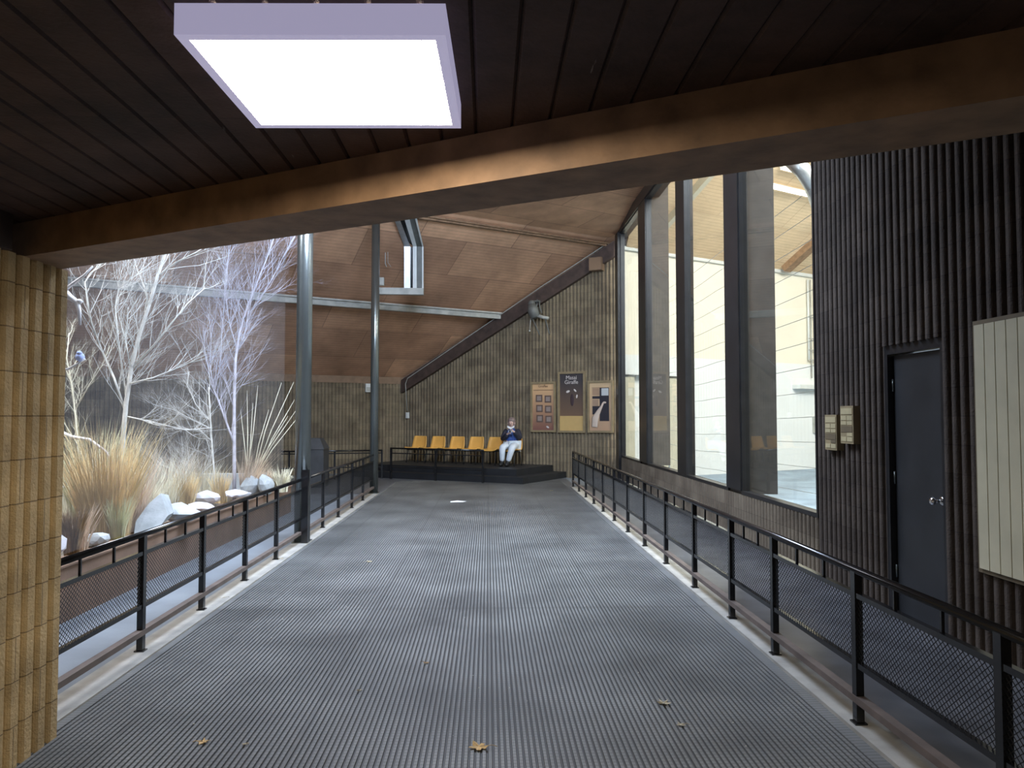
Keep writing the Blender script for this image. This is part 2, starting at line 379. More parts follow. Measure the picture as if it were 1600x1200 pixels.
# right wall: from the near room to the first window
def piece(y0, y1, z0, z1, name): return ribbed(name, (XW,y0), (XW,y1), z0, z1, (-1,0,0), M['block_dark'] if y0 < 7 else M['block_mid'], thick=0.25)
Yd0 = atX(1478,700,XW).y; Yd1 = atX(1384,700,XW).y; YW = atX(1281,700,XW).y
piers = []
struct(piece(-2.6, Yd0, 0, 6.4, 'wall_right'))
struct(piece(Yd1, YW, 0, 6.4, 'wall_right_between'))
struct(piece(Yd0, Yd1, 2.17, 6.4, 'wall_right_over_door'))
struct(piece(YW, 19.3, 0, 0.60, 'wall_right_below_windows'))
mb = MB(); mb.box((XW+0.0, YW, ZG), (XW+0.25, 19.3, 8.6)); mb.box((XW, -2.6, 6.4), (XW+0.25, YW, 8.6))
struct(mb.build('wall_right_above_windows', M['darkwood']))
# gable wall behind the seats, left back wall
struct(ribbed('wall_back', G0, C0, 0, lambda p: ceilz(p)-0.02, gn, M['block'], thick=0.2))
E1 = C0 - E*11.2
struct(ribbed('wall_left_back', E1, C0, 0, ZC - 0.18, (0.5,-0.866,0), M['block'], thick=0.2))
mb = MB(); mb.obox((C0+E1)/2 + Vector((0.5,-0.866,0))*0.0 + Vector((0,0,ZC-0.10)), E*5.55, Vector((0.5,-0.866,0))*0.04, Vector((0,0,0.10)))
struct(mb.build('trim_1', M['speaker']))
mb = MB(); mb.box((-12.5,3.7,0), (-12.3,17.0,8.0)); mb.box((-12.5,3.86,0), (-2.45,4.0,8.6))
struct(mb.build('wall_far_left', M['darkwood']))
# steep ceiling and the flatter one above it
def slab(name, pts, mat, th=0.15, uvf=None):
    mb = MB(); n = len(pts); vs = [tuple(p) for p in pts] + [(p[0],p[1],p[2]+th) for p in pts]
    mb.add(vs, [tuple(range(n)), tuple(range(2*n-1,n-1,-1))] + [(i,n+i,n+(i+1)%n,(i+1)%n) for i in range(n)])
    return mb.build(name, mat, uv=uvf)
def P3(p): return Vector((p[0],p[1],ceilz(p)))
uvc = lambda co: (co.dot(E), co.dot(GR)*1.16)
G0x = G0 + Vector((0.05,0,0)); A = C0 + ga*0.15
top0 = G0 - E*17.6
struct(slab('ceiling_back', [P3(C0), P3(C0 - E*11.3), Vector((top0.x,top0.y,ZG)), Vector((G0.x,G0.y,ZG))], M['plywood'], uvf=uvc))
struct(slab('ceiling_hall', [Vector((G0.x,G0.y,ZG)), Vector((top0.x,top0.y,ZG)), P3((-12.3,3.8)), P3((-2.6,3.8)), P3((3.3,0.6))], M['plywood'], uvf=uvc))
# dark sloping trim band and the thin conduit on the gable
def gab(t, z, off=0.0): q = G0 + ga*t + gn*off; return Vector((q.x,q.y,z))
mb = MB(); 
a, b = gab(0.0, 0, 0.07), gab(6.6, 0, 0.07)
za, zb = ceilz(G0)-0.06, ceilz(C0)-0.06
vs = []
for t, zt in ((0.0, za), (6.6, zb)):
    for off in (0.024, 0.16):
        q = gab(t, 0, off); vs += [(q.x,q.y,zt-0.40), (q.x,q.y,zt-0.02)]
mb.add(vs, [(0,2,3,1),(4,5,7,6),(0,4,6,2),(1,3,7,5),(2,6,7,3),(0,1,5,4)])
struct(mb.build('trim_2', M['darkwood']))
mb = MB(); pts = [gab(0.15, za-0.06, 0.19), gab(2.0, za-0.06-(za-zb)*1.85/6.6, 0.19), gab(6.35, zb+0.02, 0.19), gab(6.42, zb-0.14, 0.19), gab(6.44, 1.75, 0.07)]
c = empty('conduit', gab(6.44,1.5,0.07)); tag(c, 'thin pale electrical conduit following the roof slope above the orange seats', 'conduit')
mb.tube(pts, 0.012, 6); keep(mb.build('pipe', M['paintgrey']), c)
mb = MB(); q = gab(6.44, 1.62, 0.05); mb.obox(q, ga*0.035, gn*0.045, Vector((0,0,0.085))); keep(mb.build('switch_box', M['ratwhite']), c)
# corner post where gable meets windows
mb = MB(); mb.box((XW-0.10, 18.55, 0), (XW-0.001, 18.95, ZG)); 
struct(mb.build('trim_3', M['bronze']))
# horizontal ceiling battens (pale)
def batten(name, gd, th, dp, mat, t0, t1):
    base = C0 + GR*gd; k = gd/ (ga.dot(E)*0+1)
    p = base - E*t0; q = base + E*t1
    z = ZC + S*gd
    mb = MB(); ctr = (p+q)/2; ctr.z = z - dp/2 - 0.03
    mb.obox(ctr, (q-p)/2, GR*th/2, Vector((0,0,dp/2)))
    mb.obox(ctr + GR*(th/2+0.03) + Vector((0,0,dp/2-0.02)), (q-p)/2, GR*0.03, Vector((0,0,0.02)))
    return mb.build(name, mat)
struct(batten('trim_4', (4.44-ZC)/S, 0.12, 0.17, M['paintgrey'], 11.5, 1.62))
struct(batten('trim_5', (6.02-ZC)/S, 0.10, 0.08, M['beam'], 11.5, 3.05))
# ------------------------------------------------------------------ windows
YC0, YC1 = atX(1160,600,XW).y, atX(1139,600,XW).y       # thick pier C
YB0, YB1 = atX(1073,600,XW).y, atX(1061,600,XW).y       # mullion B
YA0, YA1 = atX(1013,600,XW).y, atX(1002,600,XW).y       # pier A
ZS = 0.645
struct_piers = []
for i, (y0, y1) in enumerate(((YC0, YC1), (YA0, YA1))):
    mb = MB(); mb.box((XW+0.001, y0, 0.60), (XW+0.44, y1, 8.6), 0)
    mb.box((XW-0.05, y0-0.02, ZS), (XW+0.001, y1, ZG), 1)
    struct(mb.build('trim_%d' % (6+i), [M['pierface'], M['bronze']]))
spans = [(YW, YC0), (YC1, YB0), (YB1, YA0), (YA1, 18.55)]
for i, (y0, y1) in enumerate(spans):
    wn = empty('window_%d' % (i+1), (XW, (y0+y1)/2, ZS)); struct(wn)
    mb = MB(); x0, x1 = XW-0.03, XW+0.07
    mb.box((x0,y0,0.60),(x1,y1,ZS)); mb.box((x0,y0,ZG-0.05),(x1,y1,ZG))
    mb.box((x0,y0,ZS),(x1,y0+0.035,ZG-0.05)); mb.box((x0,y1-0.035,ZS),(x1,y1,ZG-0.05))
    keep(mb.build('window_frame', M['bronze']), wn)
    mb = MB(); mb.box((XW+0.02,y0+0.03,ZS-0.01),(XW+0.026,y1-0.03,ZG-0.04)); keep(mb.build('pane', M['glass']), wn)
mb = MB(); mb.box((XW-0.03,YB0,0.60),(XW+0.13,YB1,ZG)); struct(mb.build('trim_8', M['bronze']))
mb = MB(); mb.box((XW-0.06,YW,ZG-0.02),(XW+0.1,19.0,ZG+0.22)); struct(mb.build('trim_9', M['bronze']))
# ------------------------------------------------------------------ door, signs on the right wall
d1 = empty('door_1', (XW, (Yd0+Yd1)/2, 0)); struct(d1)
mb = MB(); mb.box((XW+0.05,Yd0+0.06,0.01),(XW+0.10,Yd1-0.06,2.09)); keep(mb.build('door_leaf', M['door']), d1)
mb = MB(); mb.box((XW-0.0,Yd0,0),(XW+0.14,Yd0+0.05,2.17)); mb.box((XW-0.0,Yd1-0.05,0),(XW+0.14,Yd1,2.17)); mb.box((XW-0.0,Yd0+0.05,2.10),(XW+0.14,Yd1-0.05,2.17))
keep(mb.build('door_frame', M['bronze']), d1)
yk = Yd0+0.13
mb = MB(); mb.tube([(XW+0.05,yk,0.98),(XW+0.035,yk,0.98),(XW+0.034,yk,0.98)],[0.032,0.032,0.02],14); mb.tube([(XW+0.036,yk,0.98),(XW-0.01,yk,0.98)],0.011,10)
mb.ball((XW-0.03,yk,0.98),0.022,0.030,0.030); keep(mb.build('door_knob', M['chrome']), d1)
mb = MB()
for z in (0.35,1.1,1.85): mb.tube([(XW+0.04,Yd1-0.058,z-0.05),(XW+0.04,Yd1-0.058,z+0.05)],0.009,8)
keep(mb.build('hinge', M['steel']), d1)
# cream vertical-board panel
yp1 = atX(1537,650,XW).y; z1 = atX(1537,502,XW).z; z0 = atX(1544,893,XW).z
pn = empty('wall_panel', (XW-0.03, yp1-0.9, z0)); tag(pn, 'large cream panel of vertical boards mounted on the dark wall right of the door', 'panel')
nb = 17; wb = 0.105
mb = MB()
for i in range(nb): mb.box((XW-0.075, yp1-0.03-(i+1)*wb+0.004, z0+0.03), (XW-0.055, yp1-0.03-i*wb-0.004, z1-0.03))
keep(mb.build('boards', M['panel']), pn)
mb = MB(); ye = yp1-0.06-nb*wb
mb.box((XW-0.06,ye,z0),(XW-0.024,yp1,z1)); keep(mb.build('backing_board', M['plaquedark']), pn)
# two small plaques
for i,(pa,pb,pt,pbm,lab,pat) in enumerate(((1311,1332,634,694,'tan block-patterned plaque on the dark fluted pier, nearer the door and higher',0),(1287,1306,648,704,'tan block-patterned plaque at the window edge of the dark pier, the lower one',1))):
    A1 = atX(pa,pt,XW-0.10); B1 = atX(pb,pbm,XW-0.10); A2 = atX(pb,pt,XW-0.10)
    y1_, y0_ = A1.y, B1.y; zt_ = A2.z; zb_ = B1.z
    pq = empty('plaque', (XW-0.06,(y0_+y1_)/2,(zt_+zb_)/2)); tag(pq, lab, 'plaque', 'plaques on the dark pier')
    mb = MB(); mb.box((XW-0.09,y0_,zb_),(XW-0.023,y1_,zt_)); keep(mb.build('board', M['plaque']), pq)
    hh = zt_-zb_; ww = y1_-y0_
    cells = [(0.06,0.94,0.78,0.94,0),(0.06,0.48,0.62,0.74,0),(0.52,0.94,0.62,0.74,0),(0.06,0.48,0.50,0.60,0),(0.52,0.94,0.50,0.60,0),(0.06,0.94,0.30,0.47,1),(0.06,0.48,0.20,0.29,0 if pat==0 else 1),(0.06,0.48,0.06,0.18,0),(0.52,0.94,0.06,0.18,0)]
    for a0,a1,b0,b1,k in cells:
        mb = MB(); mb.box((XW-0.094,y0_+ww*a0,zb_+hh*b0),(XW-0.090,y0_+ww*a1,zb_+hh*b1)); keep(mb.build('tile', M['plaquedark'] if k else M['plaquelight']), pq)

# ------------------------------------------------------------------ near ceiling, beam and lamp
F0 = Vector((-2.60,3.84,0)); F1 = Vector((3.4,0.48,0)); fd = (F1-F0).normalized(); fn = Vector((-fd.y, fd.x, 0))
if fn.y < 0: fn = -fn
ZCE = 2.495; ZB = 2.335
# boards as real v-jointed planks running away from the camera
mb = MB(); x = -2.5; wb = 0.112
while x < 3.3:
    xa, xb = x, x+wb
    def yend(xx): return F0.y + (xx-F0.x)*fd.y/fd.x + 0.02
    g = 0.008
    vs = [(xa,-2.6,ZCE+0.010),(xa+g,-2.6,ZCE),(xb-g,-2.6,ZCE),(xb,-2.6,ZCE+0.010)]
    ve = [(q[0], yend(q[0]), q[2]) for q in vs]
    mb.add(vs+ve, [(0,1,5,4),(1,2,6,5),(2,3,7,6)])
    x += wb
xe = x
mb.add([(-2.5,-2.6,ZCE+0.010),(xe,-2.6,ZCE+0.010),(xe,yend(xe),ZCE+0.010),(-2.5,yend(-2.5),ZCE+0.010),(-2.5,-2.6,ZCE+0.14),(xe,-2.6,ZCE+0.14),(xe,yend(xe),ZCE+0.14),(-2.5,yend(-2.5),ZCE+0.14)],
       [(0,1,2,3),(7,6,5,4),(0,4,5,1),(1,5,6,2),(2,6,7,3),(3,7,4,0)])
struct(mb.build('ceiling', M['board'], uv=lambda co: (co.y, co.x+2.5)))
mb = MB()
ctr = (F0+F1)/2 + fn*0.135; L2 = (F1-F0).length/2
mb.obox(ctr + Vector((0,0,(ZB+ZCE)/2)), fd*L2, fn*0.135, Vector((0,0,(ZCE-ZB)/2+0.0)))
struct(mb.build('ceiling_beam', M['beam']))
mb = MB(); mb.obox(ctr + Vector((0,0,(ZCE+8.6)/2)), fd*L2, fn*0.125, Vector((0,0,(8.6-ZCE)/2)))
struct(mb.build('wall_above_beam', M['darkwood']))
mb = MB(); mb.box((-2.45,-2.6,2.335),(-2.11,3.45,2.50)); struct(mb.build('trim_10', M['darkwood']))
# lamp box
zl = 2.425
cx, cy = -0.379, 1.914; x0, x1, y0, y1 = -0.270, 0.270, -0.246, 0.246
lamp = empty('ceiling_lamp', (cx,cy,0), R(-1.6)); tag(lamp, 'bright square fluorescent lamp with lavender plastic sides on the dark board ceiling', 'lamp')
b_ = 0.024
mb = MB(); 
q = [(x0-b_,y0-b_),(x1+b_,y0-b_),(x1+b_,y1+b_),(x0-b_,y1+b_)]; r_ = [(x0,y0),(x1,y0),(x1,y1),(x0,y1)]
vs = [(a,b,zl) for a,b in q] + [(a,b,zl) for a,b in r_] + [(a,b,ZCE) for a,b in q] + [(a,b,ZCE) for a,b in r_]
mb.add(vs, [(i,(i+1)%4,4+(i+1)%4,4+i) for i in range(4)] + [(i,8+i,8+(i+1)%4,(i+1)%4) for i in range(4)] + [(4+i,4+(i+1)%4,12+(i+1)%4,12+i) for i in range(4)])
mb.build('housing', M['lampside'], lamp)
mb = MB(); mb.box((x0+0.001,y0+0.001,zl+0.001),(x1-0.001,y1-0.001,zl+0.010)); mb.build('diffuser', M['lit'], lamp)

# ------------------------------------------------------------------ floor mat and kerbs
KL, KR = -2.33, 1.91
mx0, mx1 = -2.17, 1.80
mb = MB(); p = 0.0285; nr = int((mx1-mx0)/p)
yend_ = lambda x: (19.9 - (x+2.8)*0.5 if x < 0.75 else 18.0 + (x-0.75)*1.35) - 0.05
vs = []; fs = []
for i in range(nr):
    xa = mx0 + i*p
    for xx, z in ((0,0.006),(0.30*p,0.006),(0.38*p,0.013),(0.92*p,0.013)):
        vs.append((xa+xx, -1.0, z)); vs.append((xa+xx, min(yend_(xa),19.0), z))
for i in range(len(vs)//2-1): fs.append((2*i,2*i+2,2*i+3,2*i+1))
mb.add(vs, fs)
xl = vs[-1][0]
mb.box((mx0-0.05,-1.0,0.0),(mx0,18.6,0.014)); mb.box((xl,-1.0,0.0),(xl+0.05,18.3,0.014))
tag(mb.build('ribbed_floor_mat', M['mat']), 'long grey ribbed rubber mat covering the walkway between the two railings', 'mat')
mb = MB(); mb.box((KL-0.10,4.0,0),(KL+0.105,15.85,0.022)); struct(mb.build('trim_11', M['kerb']))
mb = MB(); mb.box((KR-0.055,-1,0),(KR+0.12,17.2,0.022)); struct(mb.build('trim_12', M['kerb']))

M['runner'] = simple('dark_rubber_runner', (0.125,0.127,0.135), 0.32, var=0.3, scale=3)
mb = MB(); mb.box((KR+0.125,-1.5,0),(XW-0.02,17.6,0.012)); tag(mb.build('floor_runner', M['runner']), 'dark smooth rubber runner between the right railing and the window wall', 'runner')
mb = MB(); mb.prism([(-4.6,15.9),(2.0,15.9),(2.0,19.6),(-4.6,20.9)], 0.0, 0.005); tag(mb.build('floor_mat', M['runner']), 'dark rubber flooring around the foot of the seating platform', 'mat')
# ------------------------------------------------------------------ railings
def railing(name, pts, label, fill=True, posts=None, h=0.80, pick=2, lean=0, bottom=True, pw=0.045):
    """pts: two ends; posts: list of distances from the first end"""
    a = Vector(pts[0]); b = Vector(pts[1]); d = (b-a); Ln = d.length; d.normalize(); sd = Vector((-d.y, d.x, 0)); Z = Vector((0,0,1))
    z0 = a.z
    root = empty(name, a); tag(root, label, 'railing', 'black walkway railings')
    mb = MB(); mb.tube([a+Z*(h-0.02), b+Z*(h-0.02)], 0.021, 12); keep(mb.build('handrail', M['black']), root)
    for z, hh, ww, mt in ((0.655,0.026,0.032,'black'),(0.30,0.028,0.03,'black')) + (((0.125,0.035,0.05,'tanrail'),) if bottom else ()):
        mb = MB(); mb.bar(a+Z*z, b+Z*z, ww, hh); keep(mb.build('rail', M[mt]), root)
    for s in posts:
        mb = MB(); q = a + d*s; mb.obox(q+Z*((h-0.035)/2+0.008), d*pw/2, sd*pw/2*0.9, Z*((h-0.035)/2+0.006)); mb.obox(q+Z*0.004, d*0.032, sd*0.032, Z*0.004)
        keep(mb.build('post', M['black']), root)
    if pick:
        for s0, s1 in zip(posts[:-1], posts[1:]):
            for k in range(pick):
                s = s0 + (s1-s0)*(k+1)/(pick+1); mb = MB(); q = a + d*s
                mb.obox(q+Z*((h-0.035+0.66)/2), d*0.007, sd*0.007, Z*((h-0.035-0.66)/2)); keep(mb.build('picket', M['black']), root)
    if fill:
        mb = MB(); st = 0.034; hh = 0.335; zlo = 0.31
        n = int((Ln+hh*1.6)/st); off = sd*0.0
        for i in range(n):
            for sgn in (1,-1):
                s = i*st - hh*0.8
                sa, sb = (s, s+hh*1.2) if sgn > 0 else (s+hh*1.2, s)
                za, zb_ = zlo, zlo+hh
                # clip to span
                def clip(sa, za, sb, zb_):
                    if sa > sb: sa, za, sb, zb_ = sb, zb_, sa, za
                    if sb <= 0 or sa >= Ln: return None
                    if sa < 0: k = (0-sa)/(sb-sa); za += (zb_-za)*k; sa = 0
                    if sb > Ln: k = (Ln-sa)/(sb-sa); zb_ = za+(zb_-za)*k; sb = Ln
                    return sa, za, sb, zb_
                r = clip(sa, za, sb, zb_)
                if not r: continue
                sa, za, sb, zb2 = r
                P = a+d*sa+Z*za+sd*0.002*sgn; Q = a+d*sb+Z*zb2+sd*0.002*sgn
                mb.bar(P, Q, 0.0022, 0.0028, up=sd)
        keep(mb.build('mesh_infill', M['blackmatte']), root)
    return root
K = 0.022
lp = [atX(px,650,KL).y for px in (227,320,386,434)]
YP1 = atX(474,650,KL).y; YP2 = atX(585,650,KL).y
railing('railing', ((KL,4.08,K),(KL,YP1-0.12,K)), 'left black railing with mesh infill between the tan pier and the nearer steel column', posts=[0.03]+[y-4.08 for y in lp])
pp = [atX(px,650,KL).y for px in (506,530,551,568)]
railing('railing', ((KL,YP1+0.12,K),(KL,YP2-0.12,K)), 'left black railing between the two tall steel columns', posts=[y-YP1-0.12 for y in pp])
rp = [4.0+1.09*k for k in range(-4,12)]
rp = [atX(px,650,KR).y for px in (1333,1206,1140,1083,1039,1006,980,959)]
near = [rp[0]-1.13*k for k in (4,3,2,1)]
far = [rp[-1]+1.12*k for k in (1,2,3,4,5)]
allr = near + rp + far
y0r = near[0]-0.3; y1r = far[-1]+0.02
print('right posts', [round(v,2) for v in allr], 'left', [round(v,2) for v in lp+[YP1]+pp+[YP2]])
railing('railing', ((KR,y0r,K),(KR,y1r,K)), 'long right-hand black railing running below the windows and past the door', posts=[y-y0r for y in allr])
# low railing in front of the seats, and its extension to the left
fa = Vector((-0.06,18.42,0)) + gn*0.07
railing('railing', (fa, fa+ga*2.75), 'open black railing standing in front of the orange seats', fill=False, posts=[0.02,1.37,2.73], pick=0, bottom=False)
fb = fa+ga*3.0
railing('railing', (fb+Vector((0,0.0,0)), fb+ga*0.6-Vector((1.9,0.9,0))), 'dim black railing at the back left behind the farther steel column', fill=False, posts=[0.02,1.2,2.3], pick=0, bottom=False, h=0.74)

# columns
def column(X, Y, r, label, ztop):
    root = empty('steel_column', (X,Y,K)); tag(root, label, 'column', 'steel columns on the left kerb')
    mb = MB(); mb.tube([(X,Y,K+0.012),(X,Y,ztop)], r, 28); keep(mb.build('shaft', M['steel']), root)
    mb = MB(); mb.obox((X,Y,K+0.006),(0.10,0,0),(0,0.13,0),(0,0,0.006)); keep(mb.build('base_plate', M['steel']), root)
    return root
c1 = column(KL, YP1, 0.098, 'nearer tall round steel column rising from the left railing', ceilz((KL,YP1))-0.02)
mb = MB(); mb.obox((KL+0.06,YP1-0.10,0.48),(0.04,0,0),(0,0.04,0),(0,0,0.45)); keep(mb.build('black_sleeve', M['black']), c1)
c2 = column(KL, YP2, 0.085, 'farther tall round steel column at the end of the left railing', ceilz((KL,YP2))-0.02)

# ------------------------------------------------------------------ steps at the back
P1 = Vector((0.82,17.95,0))
def stepplat(name, off, z0, z1, mt):
    p1 = P1 - gn*off*1.0; p0 = p1 + ga*6.0
    dr = (Vector((2.05,19.98,0)) - P1).normalized(); nn = Vector((-dr.y, dr.x, 0))
    p1b = P1 - gn*off + dr*0 
    # shift right edge inwards
    # intersection of front line (offset) and right line (offset)
    fl0 = P1 - gn*off; rl0 = P1 + nn*off
    A_ = fl0; u = ga; B_ = rl0; v = dr
    det = u.x*(-v.y) + v.x*u.y
    k = ((B_.x-A_.x)*(-v.y) + v.x*(B_.y-A_.y))/det
    I = A_ + u*k
    # gable wall intersection along v from I
    t = (G0 + gn*0.045 - I).dot(gn)/v.dot(gn); J = I + v*t
    back = G0 + ga*6.5 + gn*0.045
    front = I + ga*((back - I).dot(ga))
    mb = MB(); mb.prism([(I.x,I.y),(J.x,J.y),(back.x,back.y),(front.x,front.y)], z0, z1)
    return mb.build(name, mt)
M['stepm'] = simple('dark_step_rubber', (0.016,0.017,0.019), 0.5, var=0.3, scale=3)
st = empty('seating_platform', (0.2,19.5,0)); tag(st, 'dark two-step platform under the orange seats along the fluted back wall', 'platform')
keep(stepplat('lower_step', 0.0, 0.0, 0.16, M['stepm']), st)
keep(stepplat('upper_step', 0.38, 0.16, 0.32, M['stepm']), st)

# ------------------------------------------------------------------ seats
def seat_shell():
    prof = [(-0.235,-0.030),(-0.225,-0.004),(-0.19,0.006),(-0.08,-0.006),(0.04,-0.012),(0.12,-0.006),(0.165,0.03),(0.190,0.10),(0.212,0.20),(0.232,0.30),(0.240,0.325)]
    wd = [0.225,0.232,0.236,0.242,0.242,0.240,0.236,0.232,0.222,0.205,0.192]
    nu = 10; mb = MB(); vs = []
    for (y,z), w_ in zip(prof, wd):
        for i in range(nu+1):
            a = -1 + 2*i/nu; lift = 0.035*abs(a)**4
            isback = z > 0.02
            vs.append((a*w_, y - (lift*1.1 if isback else 0), z + (0 if isback else lift)))
    fs = [(r*(nu+1)+i, r*(nu+1)+i+1, (r+1)*(nu+1)+i+1, (r+1)*(nu+1)+i) for r in range(len(prof)-1) for i in range(nu)]
    mb.add(vs, fs, 0, True)
    o = mb.build('seat_shell', M['orange']); md = o.modifiers.new('thick', 'SOLIDIFY'); md.thickness = 0.012; md.offset = -1
    return o
def make_chair():
    r = empty('shell_chair', (0,0,0)); s = seat_shell(); s.parent = r; s.location = (0,0,0.40)
    for sx in (-1,1):
        for sy in (-1,1):
            mb = MB(); mb.tube([(sx*0.17,sy*0.13,0.375),(sx*0.19,sy*0.20,0.0)], 0.012, 8); mb.build('leg', M['blackmatte'], r)
    mb = MB(); mb.box((-0.20,-0.15,0.345),(0.20,0.13,0.375)); mb.build('seat_frame', M['blackmatte'], r)
    return r
chair_n = gn; rz = math.atan2(gn.x*-1, gn.y)   # local -Y points along gn
rz = math.atan2(-gn.y, -gn.x) - math.pi/2
rz = math.atan2((-gn).y, (-gn).x) - math.pi/2  # local +Y points into the wall
labels = ['orange shell chair farthest left, nearest the wall corner', 'second orange shell chair from the left end of the row',
          'middle orange shell chair, third from the left end', 'fourth orange shell chair from the left, one empty chair away from the sitter',
          'orange shell chair directly left of the seated person', 'orange shell chair the person sits on']
proto = make_chair()
base = G0 + gn*0.82
for i, px in enumerate((650.5,679.5,709.5,739.5,769.5,799)):
    u = ray(px, 650).x/ray(px,650).y
    t = (base.x - u*base.y)/(u*0.5 + 0.866)
    q = base + ga*t
    o = proto if i == 0 else copy_tree(proto)
    o.location = (q.x, q.y, 0.32); o.rotation_euler = (0,0,rz)
    tag(o, labels[i], 'chair', 'orange shell chairs in a row')
    if i == 5: PS = q.copy()
print('chair6', PS)

# ------------------------------------------------------------------ person
def skinned(name, joints, edges, mat, parent, lvl=2, root=0):
    me = bpy.data.meshes.new(name); bm = bmesh.new(); L = bm.verts.layers.skin.verify(); vs = []
    for (x,y,z,r) in joints:
        v = bm.verts.new((x,y,z)); rr = r if hasattr(r,'__len__') else (r,r); v[L].radius = rr; vs.append(v)
    vs[root][L].use_root = True
    for a,b in edges: bm.edges.new((vs[a],vs[b]))
    bm.to_mesh(me); bm.free(); me.materials.append(mat)
    ob = bpy.data.objects.new(name, me); COL.objects.link(ob); ob.parent = parent
    s = ob.modifiers.new('skin','SKIN'); s.use_smooth_shade = True; s.branch_smoothing = 0.6
    d = ob.modifiers.new('sub','SUBSURF'); d.levels = lvl; d.render_levels = lvl
    return ob
pr = empty('person', (PS.x, PS.y, 0.32), rz + R(14)); tag(pr, 'seated person in navy jacket, blue top and white trousers holding a small camera', 'person')
ZS_ = 0.41   # seat height over platform
J = [(0,0.06,ZS_+0.11,(0.16,0.13)),      #0 pelvis
     (0,0.06,ZS_+0.27,(0.165,0.125)),      #1 waist
     (0,0.07,ZS_+0.44,(0.165,0.115)),      #2 chest
     (0,0.05,ZS_+0.57,(0.07,0.065)),     #3 neck base
     (0,0.02,ZS_+0.605,(0.055,0.055)),    #4 neck
     (0,-0.015,ZS_+0.695,(0.082,0.098)),  #5 head
     (0,-0.01,ZS_+0.755,(0.07,0.08)),     #6 crown
     (-0.17,0.05,ZS_+0.50,0.06),(-0.235,0.0,ZS_+0.25,0.046),(-0.05,-0.20,ZS_+0.41,0.032),   #7,8,9 right arm (image left)
     (0.17,0.05,ZS_+0.50,0.06),(0.235,-0.02,ZS_+0.28,0.046),(0.12,-0.20,ZS_+0.47,0.032),   #10,11,12
     (-0.10,-0.05,ZS_+0.09,0.095),(-0.14,-0.38,ZS_+0.08,0.072),(-0.16,-0.33,0.11,0.045),(-0.16,-0.36,0.05,0.04),(-0.17,-0.47,0.035,0.035), #13-17
     (0.10,-0.05,ZS_+0.09,0.095),(0.12,-0.38,ZS_+0.08,0.072),(0.00,-0.36,0.11,0.045),(0.00,-0.39,0.05,0.04),(-0.01,-0.50,0.035,0.035)]
Eg = [(0,1),(1,2),(2,3),(3,4),(4,5),(5,6),(2,7),(7,8),(8,9),(2,10),(10,11),(11,12),(0,13),(13,14),(14,15),(15,16),(16,17),(0,18),(18,19),(19,20),(20,21),(21,22)]
# hands: palm + five fingers grown from the wrist joint
def hand(base, dirv, side, grip):
    base = Vector(base); d = Vector(dirv).normalized(); sd = Vector(side).normalized(); gr = Vector(grip).normalized()
    n0 = len(J); J.append(tuple(base + d*0.045) + (0.022,)); out = [n0]; J.append(tuple(base + d*0.075) + (0.018,)); E2 = [(None,n0),(n0,n0+1)]
    for k,(s,l) in enumerate(((-0.028,0.032),(-0.010,0.040),(0.010,0.038),(0.027,0.030))):
        a = len(J); J.append(tuple(base + d*0.09 + sd*s) + (0.009,)); J.append(tuple(base + d*(0.09+l*0.6) + sd*s + gr*0.018) + (0.0085,)); J.append(tuple(base + d*(0.09+l*0.45) + sd*s + gr*0.042) + (0.008,))
        E2 += [(n0+1,a),(a,a+1),(a+1,a+2)]
    a = len(J); J.append(tuple(base + d*0.035 + sd*0.036 + gr*0.008) + (0.010,)); J.append(tuple(base + d*0.062 + sd*0.05 + gr*0.03) + (0.009,))
    E2 += [(n0,a),(a,a+1)]
    return E2
for w_, args in ((9, ((-0.05,-0.20,ZS_+0.41),(0.7,-0.55,0.35),(0,0,1),(0.3,0.9,0))), (12, ((0.12,-0.20,ZS_+0.47),(-0.5,-0.7,0.15),(0,0,1),(-0.6,0.8,0)))):
    for a,b in hand(*args): Eg.append((w_ if a is None else a, b))
body = skinned('body', J, Eg, M['skin'], pr, 2)
def sub(idx, edges, grow, name, mat, lvl=2, extra=None):
    jj = []
    for i in idx:
        x,y,z,r = J[i]; r = tuple(q+grow for q in r) if hasattr(r,'__len__') else r+grow; jj.append((x,y,z,r))
    if extra: jj = extra(jj)
    mp = {k:i for i,k in enumerate(idx)}
    return skinned(name, jj, [(mp[a],mp[b]) for a,b in edges], mat, pr, lvl)
sub([0,1,2,3], [(0,1),(1,2),(2,3)], 0.022, 'blue_top', M['blueshirt'])
def jk(jj):
    return [(x,y+0.025,z,r) if k < 3 else (x,y,z,r) for k,(x,y,z,r) in enumerate(jj)]
sub([1,2,3,7,8,9,10,11,12], [(1,2),(2,3),(2,7),(7,8),(8,9),(2,10),(10,11),(11,12)], 0.028, 'jacket', M['navy'], extra=jk)
def tr(jj): return jj
sub([0,13,14,15,18,19,20], [(0,13),(13,14),(14,15),(0,18),(18,19),(19,20)], 0.020, 'trousers', M['trousers'])
for nm, a in (('shoe',-0.165),('shoe',-0.005)):
    mb = MB(); yy = -0.40 if a < -0.1 else -0.43
    mb.ball((a,yy,0.05),0.048,0.13,0.048,14,8); mb.tube([(a,yy+0.06,0.05),(a,yy+0.07,0.15)],[0.052,0.055],12); mb.build(nm, M['blackmatte'], pr)
mb = MB()   # hair cap with nape
hc = Vector((0,0.03,ZS_+0.745))
mb.ball(hc, 0.102,0.112,0.098,18,12); mb.ball((0,0.055,ZS_+0.655),0.085,0.07,0.10,14,10); mb.ball((-0.075,0.02,ZS_+0.655),0.03,0.06,0.08,10,8); mb.ball((0.075,0.02,ZS_+0.655),0.03,0.06,0.08,10,8)
mb.build('hair', M['hair'], pr)
mb = MB(); fy = -0.10
